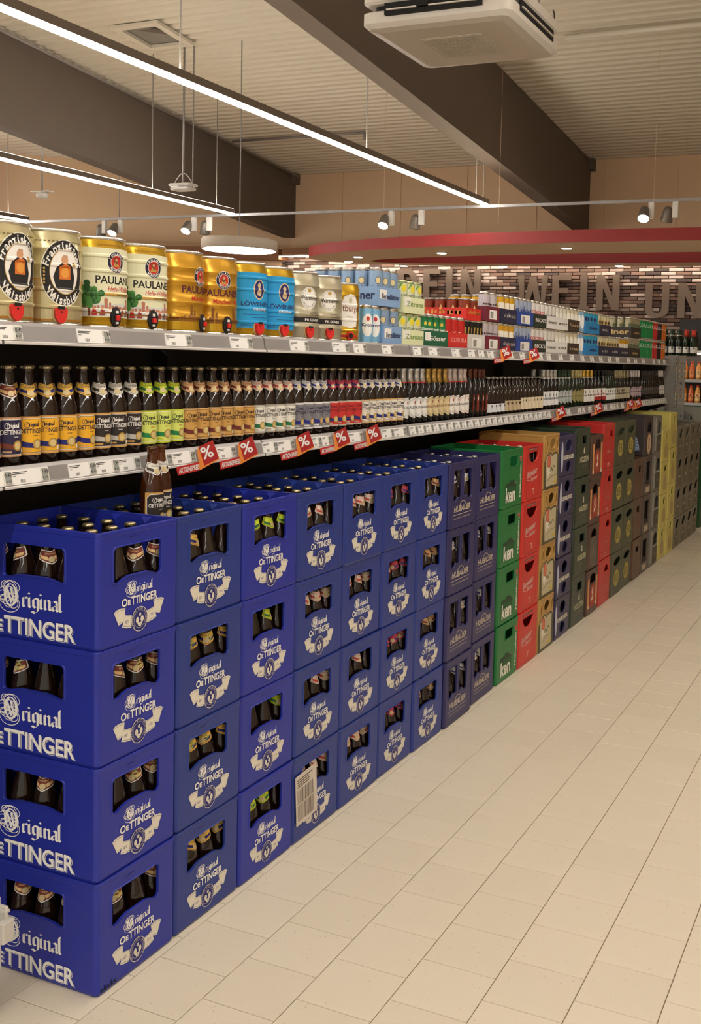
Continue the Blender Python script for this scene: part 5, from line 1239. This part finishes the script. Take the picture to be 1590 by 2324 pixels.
for si, (y0, ks, _) in enumerate(STACKS):
    b0 = GW.get(ks[0], ks[0]); n = idx.get(b0, 0); idx[b0] = n+1
    sname = (ordn(n)+' ' if tot[b0] > 1 else '')+names[b0]+(' from left' if tot[b0] > 1 else '')
    z = 0; nk = len(ks)
    for li, kn in enumerate(ks):
        k = KIND[kn]; top = li == nk-1
        lv = {0: 'bottom', nk-1: 'top'}.get(li) or (ordn(nk-1-li)+' from top')
        jx = random.uniform(-.005, .003) if si else random.uniform(-.002, .001)
        if si == 7: jx += .010
        if si in (8, 9): jx -= .004
        bodym, art, sa = kmesh(kn, si == 0 and li == 0)
        t = thing('beer_crate', '%s, %s, %s' % (k['words'], lv+' one' if lv in ('top', 'bottom') else lv, sname.replace(' from left', '')), 'crate', (jx, y0+random.uniform(-.0008, .0008), z), 0, 'beer crates stacked along the aisle')
        obj('crate_body', bodym, t); obj('front_print', art, t)
        if sa and si == 0: obj('side_print', sa, t)
        # bottles inside
        full = kn in ('blue', 'blueb', 'violet')
        spots = []
        if top and full: spots = [(i, j) for i in range(5) for j in range(4)]
        elif full: spots = [(0, j) for j in range(4)]+([(i, 0) for i in range(1, 5)] if si == 0 else [])
        elif kn in ('olive', 'red') and top: spots = [(i, j) for i in range(5) for j in range(3, 4)]+[(0, j) for j in range(3)]
        elif kn in ('badge', 'grey') and top: spots = [(0, 1), (0, 2)]
        elif kn == 'far': spots = [(i, 0) for i in range(5)]
        if si == 1 and top: spots = [s_ for s_ in spots if s_ not in ((2, 1), (1, 1), (2, 2))]
        if si == 0 and top: spots = [s_ for s_ in spots if s_ not in ((3, 2), )]
        w_, d_ = k['w'], k['d']
        for (i, j) in spots:
            x = jx-.006-(d_-.012)*(i+.5)/5+random.uniform(-.002, .002); y = y0+.006+(w_-.012)*(j+.5)/4+random.uniform(-.002, .002)
            edge = i == 0 or (si == 0 and j == 0)
            la = 'brown bottle, %s, %s, %s row back, %s from left' % (sname.replace(' from left', ''), lv+' crate' if lv in ('top', 'bottom') else ordn(nk-1-li)+' crate down', ordn(i), ordn(j))
            bt = thing('crate_bottle', la, 'bottle', (x, y, z+.024), random.uniform(0, 6.28), 'bottles in the %s crate of the %s' % (lv, sname))
            obj('glass', GL_B, bt); obj('crown_cap', CAP_G if kn in ('blue', 'blueb') else CAP_S, bt)
            if edge and kn in ('blue', 'blueb'):
                rr3 = random.random()
                if rr3 < .72:
                    aim = (-70 if (si == 0 and j == 0 and i > 0) else -22)+random.uniform(-55, 55)
                    bt.rotation_euler = (0, 0, math.radians(aim)); obj('neck_label', NLAB[NL_COL[si]], bt)
                    if random.random() < .3: q = obj('sticker', STK, bt); q.rotation_euler = (0, 0, .5)
            elif edge and kn == 'violet' and random.random() < .5:
                bt.rotation_euler = (0, 0, math.radians(-30+random.uniform(-30, 30))); obj('neck_label', NLAB['gold_white'], bt)
        z += k['h']
# barcode sheet on the fourth blue stack's bottom crate
A = Art(); ww, hh = .135, .175
A.rect(0, 0, ww, hh, flat((206, 196, 184)), 0); r_ = random.Random(2)
for zz, h2 in ((.012, .058), (.074, .050)):
    x = .012
    while x < ww-.02: w2 = r_.choice([.002, .003, .005]); A.rect(x, zz, x+w2, zz+h2, flat((110, 96, 88)), 1); x += w2+r_.choice([.002, .003, .004])
for q in range(4): A.rect(.012, .132+q*.008, .012+r_.uniform(.05, .10), .136+q*.008, flat((96, 84, 78)), 1)
o = tag(obj('barcode_sheet', A.build('barcode_sheet', lambda u, v, l: (.0005+.0003*l, u, v)), None, (.0034, .930, .060)), 'curling barcode sheet stuck on the bottom crate of the fourth blue stack', 'sheet'); o.rotation_euler = (math.radians(4), 0, 0)
# striped sticker on the dark picture crate's side
A = Art(); A.poly([(-.082,.15),(-.072,.152),(-.060,.13),(-.050,.09),(-.045,.05),(-.080,.045)], flat((150, 166, 196)), 0)
for q in range(4): A.line([(-.082, .06+q*.024), (-.055, .052+q*.022)], .004, M_INK, 1)
o = tag(obj('striped_sticker', A.build('striped_sticker', on_side), None, (0, 5.943, .93)), 'pale blue striped sticker on the side of the dark picture crate', 'sticker')

# two open brown bottles standing on the second blue stack
for i, (x, y) in enumerate([(-.176, .408), (-.196, .470)]):
    t = thing('open_bottle', ('left' if i == 0 else 'right')+' one of two uncapped brown bottles standing up from the second blue stack', 'bottle', (x, y, 1.112), math.radians(-10-12*i), 'two open bottles above the second blue stack')
    obj('glass', GL_E, t); obj('body_label', BLAB['black'], t); obj('neck_label', NLAB['black'], t)

# ------------------------------------------------------------------ metal gate post at the lower left
t = thing('gate_post', 'off-white metal post with bolted bracket at the lower left edge', 'post', (-.18, -.17, 0))
M_PO = mat('post_paint', (196, 192, 184), .45)
b = MB(); b.cbox(-.045, -.03, .115, .012, .03, .30, .006, M_PO); obj('post', b, t)
b = MB(); b.lathe([(.016, .018), (.016, .115)], M_PO, 14, (-.012, 0)); obj('leg', b, t)
b = MB(); b.lathe([(.018, 0), (.022, .006), (.020, .02)], M_BLACK, 14, (-.012, 0)); obj('foot', b, t)
b = MB(); b.cbox(.012, -.006, .245, .062, .004, .300, .003, M_PO); b.cbox(.012, -.010, .285, .064, .006, .292, .002, M_PO); o = obj('bracket_plate', b, t)
b = MB(); b.cbox(.014, -.030, .214, .052, .012, .262, .003, M_PO); b.cbox(.052, -.026, .218, .074, .010, .270, .003, M_PO); obj('bracket_box', b, t)
b = MB(); b.tube((.028, -.034, .238), (.028, -.028, .238), .004, M_BLACK, 8); obj('bolt', b, t)

# ------------------------------------------------------------------ goods behind the far end
t = thing('end_display', 'grey display stand just behind the end panel carrying white-labelled bottles', 'display stand', (-.40, 8.4, 0))
b = MB(); b.box(-.28, -.24, 1.715, .22, .26, 1.74, M_PANEL); obj('top_board', b, t)
for sx in (-.28, -.17):
    b = MB(); b.box(sx, -.20, 0, sx+.03, -.17, 1.715, M_PANEL); obj('leg', b, t)
    b = MB(); b.box(sx, .20, 0, sx+.03, .23, 1.715, M_PANEL); obj('leg', b, t)
wl = square_label((228, 226, 220), .036, .03, .09, (70, 90, 80)); wl2 = square_label((232, 230, 224), .030, .145, .175, (110, 110, 110))
for i in range(5):
    for j in range(2):
        bt = thing('display_bottle', 'green bottle with white label on the end stand, %s row, %s from left' % (('front', 'back')[j], ordn(i)), 'bottle', (-.37+i*.070, 8.24+j*.09, 1.741), math.radians(-60), 'white-labelled bottles on the end display')
        obj('glass', GL_G, bt); obj('body_label', wl, bt); obj('neck_foil', SHELFK['greyround'][2][0][1] if i < 3 else foil((196, 60, 40), .3), bt)
t = thing('far_shelf', 'far illuminated shelf with wine and juice bottles at the right edge', 'shelf', (-.1, 12.6, 0))
b = MB(); b.box(-1.0, .12, 0, 1.5, .16, 2.3, M_DARK); obj('back_panel', b, t)
for z in (.50, .83, 1.14, 1.46, 1.86):
    b = MB(); b.box(-1.0, -.22, z-.03, 1.5, .12, z, M_DARK); o = obj('shelf_board', b, t)
    b = MB(); b.box(-1.0, -.235, z-.035, 1.5, -.22, z+.005, M_SHELF if z != 1.86 else M_CARD); obj('price_edge', b, o)
b = MB(); b.box(-.98, -.15, 1.815, 1.48, -.10, 1.828, mat('shelf_led', (255, 240, 214), .5, emit=16)); obj('led_strip', b, t)
M_JU = [mat('juice_%d' % i, c_, .25) for i, c_ in enumerate([(220, 130, 40), (206, 96, 40), (228, 160, 80)])]
def juice(i):
    b = MB(); b.lathe([(.034, 0), (.038, .01), (.038, .13), (.034, .17), (.016, .215), (.016, .225)], M_JU[i], 14); return b.data('bottle_body')
JB = [juice(i) for i in range(3)]; b = MB(); b.lathe([(.019, .225), (.019, .25)], flat((200, 60, 40)), 12); JC = b.data('lid')
JL = [square_label(c_, .036, .03, .13, (150, 50, 30), '~saft', r=.0385) for c_ in ((240, 190, 120), (232, 150, 90), (244, 214, 150))]
for z, zz in ((1.141, 'lower'), (1.461, 'upper')):
    for i in range(11):
        q = (i*7+int(z*10)) % 3
        bt = thing('juice_bottle', 'orange juice bottle on the %s juice row of far shelf, %s from left' % (zz, ordn(i)), 'bottle', (-1.04+i*.092, 12.46, z), math.radians(-90), 'juice bottles on the %s row of the far shelf' % zz)
        obj('bottle_body', JB[q], bt); obj('lid', JC, bt); obj('label', JL[q], bt)
for i in range(9):
    bt = thing('wine_bottle', 'dark wine bottle with round gold label, top of far shelf, %s from left' % ordn(i), 'bottle', (-1.03+i*.105, 12.46, 1.861), math.radians(-90), 'wine bottles on top of the far shelf')
    obj('glass', GL_D, bt); obj('label', round_label((170, 120, 60), (40, 30, 26), 0, (40, 30, 26), .016, .018, .09, '~w'), bt)

bpy.context.view_layer.update()
